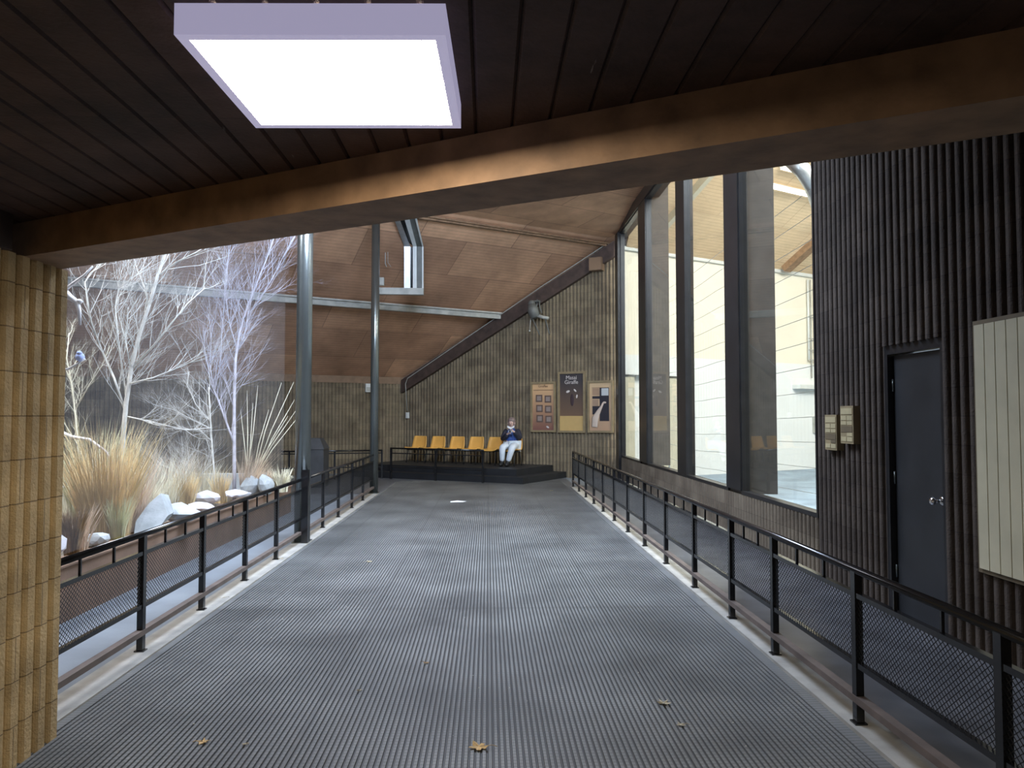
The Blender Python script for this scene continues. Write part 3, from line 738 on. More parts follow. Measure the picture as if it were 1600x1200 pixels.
mb.ball((0,fy-0.012,ZS_+0.67),0.012,0.018,0.02,10,6); mb.build('nose', M['skin'], pr)
for s in (-1,1): mb = MB(); mb.ball((s*0.03,fy+0.002,ZS_+0.693),0.012,0.006,0.006,8,6); mb.build('eye', M['hair'], pr)
mb = MB(); mb.ball((0,fy+0.006,ZS_+0.627),0.024,0.008,0.006,8,6); mb.build('mouth', flat('lip',(0.42,0.18,0.16)), pr)
for s in (-1,1): mb = MB(); mb.ball((s*0.09,-0.01,ZS_+0.675),0.012,0.02,0.028,8,6); mb.build('ear', M['skin'], pr)
mb = MB()
for s in (-1,1): mb.obox((s*0.045,-0.055,ZS_+0.575),(0.045,0,0.022*s*-1*-1),(0,0.01,0),(0.0,0.004,0.026))
mb.build('collar', M['collar'], pr)
# camera in the hands (own thing)
Rz = Matrix.Rotation(rz+R(14),3,'Z')
cp = Vector((PS.x,PS.y,0.32)) + Rz @ Vector((0.04,-0.275,ZS_+0.48))
ca = empty('camera_body', cp, rz+R(14)); tag(ca, 'small silver camera held up in both hands of the seated person', 'camera')
mb = MB(); mb.box((-0.05,-0.012,-0.03),(0.05,0.012,0.03)); mb.build('body', M['galv'], ca)
mb = MB(); mb.tube([(0,-0.012,0),(0,-0.035,0)],0.022,12); mb.build('lens', M['blackmatte'], ca)

# ------------------------------------------------------------------ framed panels on the gable
def gpt(px, py, off=0.05):
    d = ray(px, py); o = Vector((0,0,1.6)); pl = G0 + gn*off
    k = (pl - o).dot(gn) / d.dot(gn) if True else 0
    k = (Vector((pl.x,pl.y,0)) - Vector((0,0,0))).dot(gn) / Vector((d.x,d.y,0)).dot(gn)
    return o + d*k
def gpanel(l, r, tp, bt, label, nm='framed_sign'):
    a = gpt(l, bt); b = gpt(r, tp); c = (a+b)/2; wd = (Vector((b.x,b.y,0))-Vector((a.x,a.y,0))).length; ht = b.z-a.z
    root = empty(nm, (c.x,c.y,c.z), math.atan2(-gn.y,-gn.x)-math.pi/2); tag(root, label, 'sign')
    W, H = wd/2, ht/2; fr = 0.055
    mb = MB(); mb.box((-W,-0.03,-H),(-W+fr,0.02,H)); mb.box((W-fr,-0.03,-H),(W,0.02,H)); mb.box((-W+fr,-0.03,H-fr),(W-fr,0.02,H)); mb.box((-W+fr,-0.03,-H),(W-fr,0.02,-H+fr))
    mb.build('frame', M['posterframe'], root)
    return root, W, H
def rect(root, nm, x0,x1,z0,z1, mat, y=-0.004, th=0.004):
    mb = MB(); mb.box((x0,y-th,z0),(x1,y,z1)); return mb.build(nm, mat, root)
def grad(name, cb, ct, h):   # printed picture whose ink changes from bottom to top
    m, t, b = newmat(name); n = t.nodes; L = t.links
    tc = n.new('ShaderNodeTexCoord'); sp = n.new('ShaderNodeSeparateXYZ'); L.new(tc.outputs['Object'], sp.inputs[0])
    mr = n.new('ShaderNodeMapRange'); mr.inputs[1].default_value = -h; mr.inputs[2].default_value = h; L.new(sp.outputs['Z'], mr.inputs['Value'])
    r = n.new('ShaderNodeValToRGB'); r.color_ramp.elements[0].color = cb+(1,); r.color_ramp.elements[1].color = ct+(1,)
    L.new(mr.outputs['Result'], r.inputs['Fac']); L.new(r.outputs['Color'], b.inputs['Base Color']); b.inputs['Roughness'].default_value = 0.45
    return m
def text(root, s, x, z, size, mat, y=-0.014, nm='lettering'):
    cu = bpy.data.curves.new(nm, 'FONT'); cu.body = s; cu.size = size; cu.align_x = 'CENTER'; cu.align_y = 'CENTER'; cu.extrude = 0.001
    cu.materials.append(mat); o = bpy.data.objects.new(nm, cu); COL.objects.link(o); o.parent = root; o.location = (x,y,z); o.rotation_euler = (R(90),0,0)
    me = bpy.data.meshes.new_from_object(o.evaluated_get(bpy.context.evaluated_depsgraph_get())); me.name = nm
    o2 = bpy.data.objects.new(nm, me); COL.objects.link(o2); o2.parent = root; o2.location = o.location; o2.rotation_euler = o.rotation_euler
    bpy.data.objects.remove(o); return o2
ink = flat('brown_print_ink', (0.16,0.09,0.06)); pale = flat('pale_print_ink', (0.66,0.60,0.56)); 
# left sign: six small pictures
s1, W, H = gpanel(829.5, 868.5, 596, 675, 'framed tan sign with six small pictures, left of the three on the back wall')
rect(s1,'board',-W+.05,W-.05,-H+.05,H-.05, grad('sign_print_tan',(0.22,0.10,0.08),(0.72,0.46,0.24),H*0.9), 0.004)
text(s1,'Giraffes',0,H*0.82,0.09,ink)
rect(s1,'rule',-W+.08,W-.08,H*0.66,H*0.675, ink)
pm = flat('small_picture', (0.30,0.24,0.21)); pf = flat('small_picture_edge', (0.15,0.10,0.08))
for r_i in range(3):
    for c_i in range(2):
        cxp = (-0.12 if c_i==0 else 0.14)*1.0 + 0.01*r_i; czp = H*(0.34 - 0.40*r_i) + (0.0 if c_i==0 else -0.02)
        pc = rect(s1,'picture',cxp-0.095,cxp+0.095,czp-0.095,czp+0.095,pf,-0.002,0.006)
        q = rect(s1,'picture_print',cxp-0.06,cxp+0.06,czp-0.06,czp+0.06,pm,-0.008,0.003); q.parent = pc
mb = MB(); mb.ball((0.13,-0.006,-H*0.80),0.05,0.004,0.025,10,6,rot=Matrix.Rotation(R(30),3,'Y')); mb.build('pale_motif', pale, s1)
# centre sign
s2, W, H = gpanel(872, 914.5, 580, 676, 'tall framed dark brown sign with white title over a yellow block, centre of three')
rect(s2,'board',-W+.05,W-.05,-H*0.45,H-.05, grad('sign_print_dark',(0.20,0.12,0.07),(0.055,0.048,0.05),H*0.7), 0.004)
rect(s2,'yellow_block',-W+.05,W-.05,-H+.05,-H*0.45, flat('yellow_block_print',(0.56,0.38,0.15)), 0.004)
text(s2,'Masai',0.0,H*0.80,0.14,pale); text(s2,'Giraffe',0.0,H*0.65,0.14,pale)
for (x,z,a,b,rt) in ((-0.10,0.30,0.055,0.03,-20),(0.10,0.33,0.05,0.022,45),(0.15,0.16,0.022,0.05,10)):
    mb = MB(); mb.ball((x,-0.006,z*H/0.78*0.9),a,0.003,b,10,6,rot=Matrix.Rotation(R(rt),3,'Y')); mb.build('pale_motif', pale, s2)
mb = MB(); mb.ball((0.02,-0.006,0.06),0.05,0.003,0.16,12,8); mb.build('dark_motif', flat('dark_print',(0.05,0.03,0.035)), s2)
# right sign: giraffe picture
s3, W, H = gpanel(918.5, 958.5, 594, 676, 'framed tan sign with a pale giraffe on black, right of the three')
rect(s3,'board',-W+.05,W-.05,-H+.05,H-.05, grad('sign_print_tan_2',(0.50,0.32,0.20),(0.66,0.47,0.27),H*0.9), 0.004)
dk = flat('black_print',(0.025,0.022,0.03))
rect(s3,'picture',-0.02,W-.12,-H*0.55,H*0.72,dk,-0.002,0.006); rect(s3,'rule',-W+.12,W-.12,H*0.715,H*0.73,ink)
rect(s3,'picture',-W+.13,-0.02,H*0.30,H*0.40,dk,-0.002,0.006)
rect(s3,'pale_photo',0.03,W-.135,H*0.42,H*0.70,flat('photo_print',(0.55,0.58,0.58)),-0.009,0.003)
rect(s3,'text_block',-W+.13,-0.03,H*0.44,H*0.70,flat('tan_print_a',(0.42,0.27,0.17)),-0.002,0.003)
rect(s3,'text_block',-W+.13,-0.06,H*0.02,H*0.27,flat('tan_print_b',(0.40,0.27,0.18)),-0.002,0.003)
rect(s3,'picture',-W+.13,-0.02,-H*0.30,H*0.02,dk,-0.001,0.004)
mb = MB()
mb.tube([(-0.16,-0.012,-H*0.78),(-0.14,-0.012,-H*0.45),(-0.06,-0.012,-H*0.22),(0.03,-0.012,H*0.0),(0.075,-0.012,H*0.14)],[0.085,0.095,0.06,0.03,0.022],8)
mb.ball((0.11,-0.012,H*0.155),0.05,0.014,0.025,10,6)
g_ = mb.build('giraffe_figure', flat('pale_giraffe_print',(0.66,0.54,0.44)), s3); g_.scale = (1,0.25,1); g_.location.y = -0.010
# speaker box, thermostat
a = gpt(921,424,0.15); b = gpt(943,404,0.15)
sp = empty('wall_speaker', ((a.x+b.x)/2,(a.y+b.y)/2,a.z), rz); tag(sp, 'brown box loudspeaker high on the fluted back wall near the corner', 'speaker')
mb = MB(); mb.box((-0.17,-0.10,0),(0.17,0.12,0.33)); mb.build('cabinet', M['speaker'], sp)
mb = MB(); mb.box((-0.15,-0.106,0.02),(0.15,-0.10,0.31)); mb.build('grille_cloth', flat('brown_cloth',(0.27,0.17,0.10)), sp)
mb = MB(); mb.tube([(-0.06,0.05,0.33),(-0.10,0.05,0.85)],0.012,6); mb.tube([(0.05,0.05,0.33),(0.05,0.05,0.95)],0.012,6); mb.build('hanger', M['greymetal'], sp)
# metal bracket assembly
c = gpt(836,487,0.30)
mt = empty('bracket_assembly', c, rz); tag(mt, 'dull grey metal motor with dangling rods fixed high on the back wall', 'bracket')
mb = MB(); mb.tube([(-0.10,0,0.20),(-0.06,0,0.05),(0.02,0,-0.16)],[0.10,0.15,0.13],16); mb.ball((-0.10,0,0.22),0.10,0.10,0.09); mb.build('motor', M['greymetal'], mt)
mb = MB(); mb.tube([(0.05,0,-0.10),(0.22,0,-0.16),(0.40,-0.02,-0.20)],[0.05,0.045,0.04],10); mb.build('arm', M['paintgrey'], mt)
for pts in ([(-0.06,-0.02,-0.20),(0.05,-0.02,-0.42),(0.14,-0.02,-0.62)], [(0.30,0,-0.20),(0.36,0,-0.42),(0.42,0,-0.62)], [(0.10,0.05,0.30),(0.13,0.02,0.10),(0.20,0.0,-0.05)],[(0.02,0.1,0.34),(0.04,0.02,0.15),(0.03,0,0.0)]):
    mb = MB(); mb.tube(pts, 0.018, 6); mb.build('rod', M['greymetal'], mt)
mb = MB(); mb.box((-0.10,0.0,0.26),(0.10,0.27,0.30)); mb.box((-0.06,0.0,-0.06),(0.0,0.27,-0.02)); mb.build('mounting_bracket', M['greymetal'], mt)
mb = MB(); mb.ball((-0.15,-0.02,-0.50),0.02,0.02,0.02); mb.tube([(-0.15,-0.02,-0.50),(-0.12,0,-0.1)],0.006,5); mb.build('bulb', M['ratwhite'], mt)
# pipe from batten to the assembly
# white box on left back wall
u = ray(575,606); pl = C0 + GR*0.06; k = Vector((pl.x,pl.y,0)).dot(GR)/Vector((u.x,u.y,0)).dot(GR); q = Vector((0,0,1.6))+u*k
tb = empty('wall_box', q, math.atan2(E.y,E.x)); tag(tb, 'small white box on the fluted wall beside the farther steel column', 'box')
mb = MB(); mb.box((-0.075,-0.03,-0.12),(0.075,0.035,0.12)); mb.build('cover', M['ratwhite'], tb)
mb = MB(); mb.box((-0.055,-0.036,-0.10),(0.055,-0.03,0.02)); mb.build('face_plate', M['paintgrey'], tb)

# dark bins at the far left
def bin_(q, h, w_, label):
    r = empty('litter_bin', q); tag(r, label, 'bin', 'dark bins')
    mb = MB(); mb.prism([(q[0]-w_,q[1]-w_),(q[0]+w_,q[1]-w_),(q[0]+w_,q[1]+w_),(q[0]-w_,q[1]+w_)],0.0,h*0.78); keep(mb.build('bin_body', M['binplastic']), r)
    mb = MB(); a,b,c_ = q; w2 = w_*1.06; zt = h*0.78
    mb.add([(a-w2,b-w2,zt),(a+w2,b-w2,zt),(a+w2,b+w2,zt),(a-w2,b+w2,zt),(a-w2*.6,b-w2*.6,h),(a+w2*.6,b-w2*.6,h),(a+w2*.6,b+w2*.6,h),(a-w2*.6,b+w2*.6,h)],[(0,3,2,1),(4,5,6,7),(0,1,5,4),(1,2,6,5),(2,3,7,6),(3,0,4,7)])
    keep(mb.build('lid', M['binplastic']), r)
bin_((-3.95,17.6,0), 1.10, 0.29, 'dark grey litter bin against the back wall, just right of the nearer steel column')

# duct on the sloping ceiling
dc = empty('metal_duct', at(647,452,17.6)); tag(dc, 'bright galvanised metal duct bending up the plywood ceiling', 'duct')
Yc = 17.6
def dpt(px,py,Y): return at(px,py,Y)
for (xa,xb,xa2,xb2,mt_,nm,dz) in ((631.5,641,613.5,622,'galv','flange',0.0),(641,645,622,630,'black','recess',0.10),(645,651,630,638,'ratwhite','pipe',0.02),(651,659.5,638,647,'greymetal','side_plate',0.10),(659.5,661.5,647,650,'ratwhite','flange',0.0)):
    mb = MB(); vs = []
    for (l,r,y,Yd) in ((xa,xb,450,Yc+dz),(xa,xb,385,Yc+dz-0.1),(xa2,xb2,336,Yc-1.35+dz)):
        for Yo in (0,0.12):
            p = dpt(l,y,Yd); q = dpt(r,y,Yd); vs += [p+Vector((0,Yo,0)), q+Vector((0,Yo,0))]
    fs = []
    for s in range(2):
        b0 = s*4; fs += [(b0,b0+1,b0+5,b0+4),(b0+3,b0+2,b0+6,b0+7),(b0+2,b0,b0+4,b0+6),(b0+1,b0+3,b0+7,b0+5)]
    fs += [(0,2,3,1),(8,9,11,10)]
    mb.add(vs, fs); keep(mb.build(nm, M[mt_]), dc)
mb = MB(); p = dpt(592,455,Yc); q = dpt(662,456,Yc); mb.bar(p, q, 0.14, 0.15); keep(mb.build('ledge', M['paintgrey']), dc)
mb = MB(); p = dpt(596,440,Yc); mb.obox(p,(0.06,0,0),(0,0.05,0),(0,0,0.09)); keep(mb.build('junction_box', M['paintgrey']), dc)
mb = MB(); mb.tube([dpt(602,345,Yc-0.2),dpt(602,412,Yc),dpt(604,417,Yc)],0.010,6); mb.tube([dpt(606,345,Yc-0.2),dpt(606,410,Yc),dpt(611,417,Yc)],0.006,6); keep(mb.build('cord', M['paintgrey']), dc)

# ------------------------------------------------------------------ exhibit room beyond the windows
def wallpt(t, z, off=0.0): q = G0 + E*t + GR*off; return Vector((q.x,q.y,z))
def wslab(name, t0, t1, z0, z1, mat, off0=-0.2, off1=0.0):
    mb = MB(); c = (wallpt(t0,z0,off0)+wallpt(t1,z1,off1))/2; mb.obox(c, E*(t1-t0)/2, GR*(off1-off0)/2, Vector((0,0,(z1-z0)/2))); return mb.build(name, mat)
struct(wslab('wall_exhibit_back', 0.05, 16, 3.17, 5.95, M['cream']))
struct(wslab('wall_exhibit_base', 2.5, 16, 0, 3.17, M['white'], -0.2, 0.012))
struct(wslab('wall_exhibit_corner', 0.05, 2.5, 2.66, 3.17, M['white'], -0.2, 0.012))
struct(wslab('wall_exhibit_recess', -0.05, 2.6, 0, 2.66, M['white'], -0.5, -0.3))
struct(wslab('door_2', 0.15, 0.62, 0, 2.6, M['beige'], -0.28, -0.05)); struct(wslab('door_3', 1.62, 2.28, 0, 2.6, M['beige'], -0.28, -0.05))
mb = MB(); mb.prism([(XW+0.26,4),(20,4),(20,29),(XW+0.3,19.5)], -0.12, 0.0); struct(mb.build('floor_exhibit', M['bluefloor']))
mb = MB(); mb.box((19.8,4,0),(20,29,9)); mb.box((XW+0.26,3.8,0),(20,4,9)); struct(mb.build('wall_exhibit_side', M['cream']))
def xz(d): return 5.9 + S*d
w0, w1 = wallpt(-0.2,5.9), wallpt(19,5.9)
def W3(t, d): q = G0 + E*t + GR*d; return Vector((q.x,q.y,xz(min(d,5.5))))
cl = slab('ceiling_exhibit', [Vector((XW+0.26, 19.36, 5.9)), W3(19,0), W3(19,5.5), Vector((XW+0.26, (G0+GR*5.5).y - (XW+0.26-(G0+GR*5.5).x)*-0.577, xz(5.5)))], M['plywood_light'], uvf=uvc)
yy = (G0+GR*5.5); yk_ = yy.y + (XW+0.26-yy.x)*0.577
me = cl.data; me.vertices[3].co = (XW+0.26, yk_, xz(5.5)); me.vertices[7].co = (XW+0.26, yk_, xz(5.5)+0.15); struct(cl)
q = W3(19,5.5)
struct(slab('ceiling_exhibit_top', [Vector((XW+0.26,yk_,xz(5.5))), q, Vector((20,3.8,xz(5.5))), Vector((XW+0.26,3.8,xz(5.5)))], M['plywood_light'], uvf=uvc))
struct(wslab('trim_13', 0.05, 16, 5.84, 5.93, M['ratwhite'], 0.0, 0.10))
# ceiling ribs in the exhibit
for i, (t, wdt) in enumerate(((0.75,0.14),(6.2,0.30),(8.6,0.22))):
    mb = MB(); a = W3(t,0.25); b = W3(t,5.4); a.z -= 0.12; b.z -= 0.12; mb.bar(a,b,wdt,0.22); struct(mb.build('trim_%d' % (14+i), M['beige'] if i==0 else M['beam']))
# lit slot lamps in its ceiling
for i, d in enumerate((2.55,3.05)):
    r = empty('strip_lamp', W3(5.5,d)); tag(r, ('lower' if i==0 else 'upper')+' long white strip lamp on the exhibit ceiling seen through the nearest window', 'lamp', 'strip lamps beyond the windows')
    mb = MB(); a = W3(2.6,d); b = W3(8.2,d); a.z -= 0.16; b.z -= 0.16; mb.bar(a,b,0.10,0.05); keep(mb.build('tube', M['striplit']), r)
    mb = MB(); a.z += 0.05; b.z += 0.05; mb.bar(a,b,0.14,0.05); keep(mb.build('housing', M['ratwhite']), r)
# foil duct
mb = MB(); mb.tube([at(1238,250,13.5),at(1256,268,13.5),at(1270,290,13.6),at(1284,330,13.8)],0.15,16)
tag(mb.build('foil_duct', M['galv']), 'crinkled silver flexible duct under the exhibit ceiling, top of the nearest window', 'duct')
# vertical service pipes on the wall
vp = empty('service_pipes', wallpt(7.2,3.4,0.1)); tag(vp, 'cluster of vertical white service pipes on the cream exhibit wall', 'pipes')
def wt(px): 
    u = ray(px,650); k = u.x/u.y; return (G0.x - k*G0.y)/(k*0.5 - 0.866)
for px, z0_, z1_, mt_, rr in ((1262,3.3,5.75,'ratwhite',0.035),(1266,2.75,5.75,'paintgrey',0.02),(1272,2.75,5.6,'paintgrey',0.02)):
    t = wt(px); mb = MB(); mb.tube([wallpt(t,z0_,0.08),wallpt(t,z1_,0.08)],rr,8); keep(mb.build('pipe', M[mt_]), vp)
mb = MB()
for z in (3.3,3.6,3.95,4.6): mb.bar(wallpt(wt(1261),z,0.10),wallpt(wt(1274),z,0.10),0.03,0.03)
keep(mb.build('crosspiece', M['paintgrey']), vp)
mb = MB(); mb.bar(wallpt(wt(1238),2.47,0.16),wallpt(wt(1292),2.47,0.16),0.28,0.12); tag(mb.build('wall_shelf', M['ratwhite']), 'narrow pale ledge below the pipes on the exhibit wall', 'shelf')
t = wt(1272); mb = MB(); mb.obox(wallpt(t,1.33,0.06),E*0.11,GR*0.045,Vector((0,0,0.24)))
cb = mb.build('control_box', M['paintgrey']); tag(cb, 'small grey control box on the white exhibit wall beside the dark pier', 'box')
mb = MB()
for dz in (-0.1,0.02,0.13): mb.obox(wallpt(t,1.33+dz,0.112),E*0.04,GR*0.006,Vector((0,0,0.03)))
mb.build('buttons', M['bronze'], cb)
# cable fence
cf = empty('cable_fence', (4.35,18.7,0)); tag(cf, 'fence of taut thin cables running away inside the exhibit beyond the windows', 'fence')
mb = MB(); pY = 4.35/ (ray(1045,650).x/ray(1045,650).y); mb.tube([(4.35,pY,0),(4.35,pY,5.6)],0.018,8); keep(mb.build('post', M['ratwhite']), cf)
z = 0.25; ci = 0
while z < 4.7:
    mb = MB(); pts = []
    for k in range(15):
        f = k/14; yy_ = pY + (4.6-pY)*f
        pts.append((4.35, yy_, z + 0.05*(-math.sin(math.pi*f*3)**2)))
    mb.tube(pts, 0.0045, 5); keep(mb.build('cable', M['galv']), cf); 
    mb = MB(); mb.tube([(4.35,pY-0.06,z),(4.35,pY+0.03,z)],0.025,8); keep(mb.build('insulator', M['paintgrey']), cf)
    z += 0.34; ci += 1

# ------------------------------------------------------------------ planter
XP = -3.28
pl = empty('planter_wall', (XP-0.1, 8.5, 0)); tag(pl, 'low brown rendered planter wall along the left walkway', 'planter')
mb = MB(); mb.box((XP-0.2,4.05,0),(XP,13.0,0.43)); keep(mb.build('wall', M['planterwall']), pl)
mb = MB(); mb.box((XP-0.22,4.05,0.43),(XP+0.02,13.02,0.445)); keep(mb.build('coping', M['planterwall']), pl)
mb = MB()
random.seed(3)
nx, ny = 40, 40; vs = []; 
for i in range(nx+1):
    for j in range(ny+1):
        x = -12.2 + (XP-0.2+12.2)*i/nx; y = 4.05 + 8.8*j/ny
        vs.append((x,y,0.37+0.05*math.sin(x*2.1)*math.cos(y*1.7)+random.uniform(-0.015,0.015)*(0<i<nx)))
mb.add(vs, [(i*(ny+1)+j,(i+1)*(ny+1)+j,(i+1)*(ny+1)+j+1,i*(ny+1)+j+1) for i in range(nx) for j in range(ny)], 0, True)
mb.box((-12.2,4.05,0.0),(XP-0.2,12.85,0.30))
tag(mb.build('planter_soil', M['soil']), 'brown soil and litter filling the planter', 'soil', kind='stuff')
mb = MB(); 
tag(MB.build((lambda m: (m.box((-11.5,12.3,0.40),(-3.55,12.6,0.68)), m)[1])(MB()), 'stone_ledge', M['stonewhite']), 'pale stone ledge along the back of the planter', 'ledge')
# rocks
def rock(px, py, Y, sx, sy, sz, seed, mat, label, sharp=0.25, tilt=0):
    rnd = random.Random(seed); bm = bmesh.new(); bmesh.ops.create_icosphere(bm, subdivisions=2, radius=1.0)
    planes = [(Vector((rnd.uniform(-1,1),rnd.uniform(-1,1),rnd.uniform(-0.4,1))).normalized(), rnd.uniform(0.55,0.85)) for _ in range(7)]
    for v in bm.verts:
        for n_, d_ in planes:
            k = v.co.dot(n_)
            if k > d_: v.co -= n_*(k-d_)
        v.co += Vector((rnd.uniform(-1,1),)*3)*0.02
        v.co.x *= sx; v.co.y *= sy; v.co.z *= sz
    me = bpy.data.meshes.new('rock'); bm.to_mesh(me); bm.free(); me.materials.append(mat)
    o = bpy.data.objects.new('rock', me); COL.objects.link(o); q = at(px, py, Y); o.location = q; o.rotation_euler = (0, R(tilt), rnd.uniform(0,1))
    tag(o, label, 'rock', 'rocks in the planter'); return o
def slabrock(pts, Y, th, mat, label):
    mb = MB(); zb0 = min(at(px,py,Y).z for px,py in pts); f = [at(px,py,Y + 0.9*(at(px,py,Y).z - zb0)) for px,py in pts]; n = len(f); c = sum(f, Vector())/n
    b = [c + (p-c)*0.8 + Vector((-0.03,th,0)) for p in f]
    mb.add(f+b, [tuple(range(n)), tuple(range(2*n-1,n-1,-1))]+[(i,n+i,n+(i+1)%n,(i+1)%n) for i in range(n)])
    o = mb.build('rock', mat); tag(o, label, 'rock', 'rocks in the planter'); return o
slabrock([(209,836),(212,815),(232,787),(251,771),(256,785),(262,806),(252,820),(228,838)], 7.6, 0.30, M['stonewhite'], 'large angular pale grey slab rock standing upright behind the left railing')
rock(285,800,8.4,0.22,0.2,0.11,5,M['stonewhite'],'low grey-green rock right of the large slab')
rock(322,776,10.0,0.20,0.18,0.10,6,M['snowrock'],'bright white rounded rock, the larger one near the middle')
rock(312,792,9.2,0.17,0.14,0.06,7,M['snowrock'],'flat white rock just in front of the bright rounded one')
rock(370,771,10.4,0.20,0.2,0.055,8,M['snowrock'],'flat bright white rock near the foot of the slender grey tree')
rock(394,757,11.4,0.23,0.1,0.17,9,M['stonewhite'],'pointed grey slab beside the russet fan of canes')
rock(416,756,11.4,0.13,0.1,0.17,10,M['stonewhite'],'narrow pointed pale slab right of the grey one')
rock(146,842,7.0,0.14,0.14,0.07,11,M['stonewhite'],'small pale rock behind the rail between dark and golden grass')
rock(100,770,10.0,0.22,0.2,0.20,12,M['stonewhite'],'pale boulder beside the tan pier behind the grasses')
rock(88,850,6.2,0.08,0.1,0.08,13,M['snowrock'],'small white stone at the foot of the tan pier')
# netting
nt = MB(); nt.add([(XP-0.12,4.05,0.49),(XP-0.12,12.95,0.49),(XP-0.12,12.95,5.2),(XP-0.12,4.05,5.2)], [(0,1,2,3)])
tag(nt.build('netting', M['net']), 'fine grey wire netting hanging above the planter edge', 'netting')

# grasses
def clump(px, py, Y, h, spread, n, mat, seed, label, wid=0.006, lean=(0,0), droop=0.35, name='grass_clump', group='dry grasses in the planter'):
    rnd = random.Random(seed); q = at(px, py, Y); q.z = 0.42; mb = MB()
    for i in range(n):
        a = rnd.uniform(0, 2*math.pi); r0 = spread*0.22*math.sqrt(rnd.random()); bx, by = r0*math.cos(a), r0*math.sin(a)
        hh = h*rnd.uniform(0.45,1.05); a2 = a + rnd.uniform(-0.7,0.7); out = spread*rnd.uniform(0.05,0.6)*hh/h
        dx = math.cos(a2)*out + lean[0]*hh; dy = math.sin(a2)*out + lean[1]*hh
        sd = Vector((math.sin(a2+rnd.uniform(-1,1)), math.cos(a2), 0)).normalized()*wid*rnd.uniform(0.6,1.3)
        pts = []
        for k in range(5):
            f = k/4; pts.append(Vector((bx+dx*f**1.6, by+dy*f**1.6, hh*(f - droop*0.5*f*f*f*rnd.uniform(0.2,1.2)))))
        vs = []
        for k, p in enumerate(pts[:-1]): wk = sd*(1-k/4.5); vs += [p-wk, p+wk]
        vs.append(pts[-1])
        mb.add(vs, [(0,1,3,2),(2,3,5,4),(4,5,7,6),(6,7,8)])
    o = mb.build(name, mat); o.location = (q.x,q.y,q.z); tag(o, label, 'grass' if 'grass' in name else 'plant', group); return o
clump(112,862,6.6,0.42,0.22,700,M['strawdark'],1,'dark brown dense grass tuft beside the tan pier',0.007,droop=0.1)
clump(118,858,6.8,0.46,0.40,160,M['strawpink'],21,'russet-tipped grass tuft around the dark one',0.006,droop=0.1)
clump(165,830,7.6,1.30,0.95,800,M['straw'],2,'tallest golden grass clump with blades reaching above the rocks',0.006)
clump(148,810,8.2,1.35,1.00,420,M['strawgreen'],3,'tall greenish straw clump mixed behind the golden one',0.005)
clump(200,815,7.9,0.95,0.7,420,M['strawpink'],4,'russet clump between the golden grass and the slab rock',0.006)
clump(184,838,7.4,0.50,0.26,260,M['strawgreen'],5,'low yellow-green clump directly left of the slab rock',0.006)
clump(110,790,9.0,1.05,1.0,350,M['strawpale'],6,'pale bushy clump behind the dark tuft by the pier',0.005)
clump(248,790,9.6,0.85,0.95,380,M['strawpale'],7,'pale wispy clump behind the slab rock',0.005)
clump(290,788,9.8,0.62,0.42,300,M['straw'],8,'narrow golden clump right of the slab rock',0.006)
clump(275,760,11.4,0.75,0.9,360,M['strawpink'],9,'pinkish feathery clump at the back, centre of the planter',0.006)
clump(345,772,10.6,0.55,0.36,220,M['straw'],10,'small upright straw clump between the two white rocks',0.006)
clump(388,762,11.5,0.80,0.55,260,M['strawpink'],11,'russet clump at the foot of the long canes',0.006,lean=(0.25,0))
clump(412,752,12.0,0.50,0.36,260,M['strawpink'],12,'short russet plume clump between the pointed slabs',0.007,droop=0.8)
clump(440,745,12.1,0.52,0.40,320,M['strawpale'],13,'fluffy cream plume clump at the right end of the planter',0.007,droop=0.9)
clump(225,800,8.6,0.80,0.70,320,M['strawpale'],31,'pale feathery clump directly behind the slab rock peak',0.005)
clump(320,770,11.0,0.70,0.70,260,M['strawpale'],32,'thin pale clump behind the bright white rock',0.005)
clump(140,760,10.6,1.10,1.2,360,M['strawpale'],33,'broad pale thicket behind the tall golden clump',0.005)
# long canes
def canes(px, py, Y, tips, mat, label):
    q = at(px,py,Y); r = empty('cane_plant', q); tag(r, label, 'plant'); rnd = random.Random(5)
    for tx, ty in tips:
        e = at(tx,ty,Y+rnd.uniform(-0.3,0.3)); mb = MB(); m_ = (q+e)/2 + Vector((0,0,0.05)); mb.tube([q+Vector((rnd.uniform(-.05,.05),0,0)), m_, e],[0.009,0.007,0.002],5); keep(mb.build('cane', mat), r)
canes(388,760,11.6,[(459,597),(440,598),(460,625),(462,642),(463,655),(403,602),(386,610),(376,640),(395,630),(420,640),(450,650)],M['strawpale'],'spray of long straight canes fanning right toward the nearer steel column')

# trees
def grow(mb, p, d, Ln, r, lvl, rnd, bias, cnt=None):
    n = 4; pts = [p.copy()]; rr = [r]; q = p.copy(); dd = d.normalized()
    for i in range(n):
        dd = (dd + Vector((rnd.uniform(-1,1),rnd.uniform(-1,1),rnd.uniform(-1,1)))*0.22 + bias*0.13).normalized()
        q = q + dd*Ln/n; pts.append(q.copy()); rr.append(r*(1-0.75*(i+1)/n))
    mb.tube(pts, rr, 4 if lvl < 2 else 5, cap=False)
    if lvl > 0:
        for k in range(rnd.choice((2,3,3,4))):
            i = rnd.randint(1,n-1); ang = rnd.uniform(0.35,0.9)
            ax = dd.orthogonal().normalized(); ax.rotate(Matrix.Rotation(rnd.uniform(0,6.28),3,dd)); nd = dd.copy(); nd.rotate(Matrix.Rotation(ang,3,ax))
            grow(mb, pts[i], nd, Ln*rnd.uniform(0.45,0.8), rr[i]*0.65, lvl-1, rnd, bias)
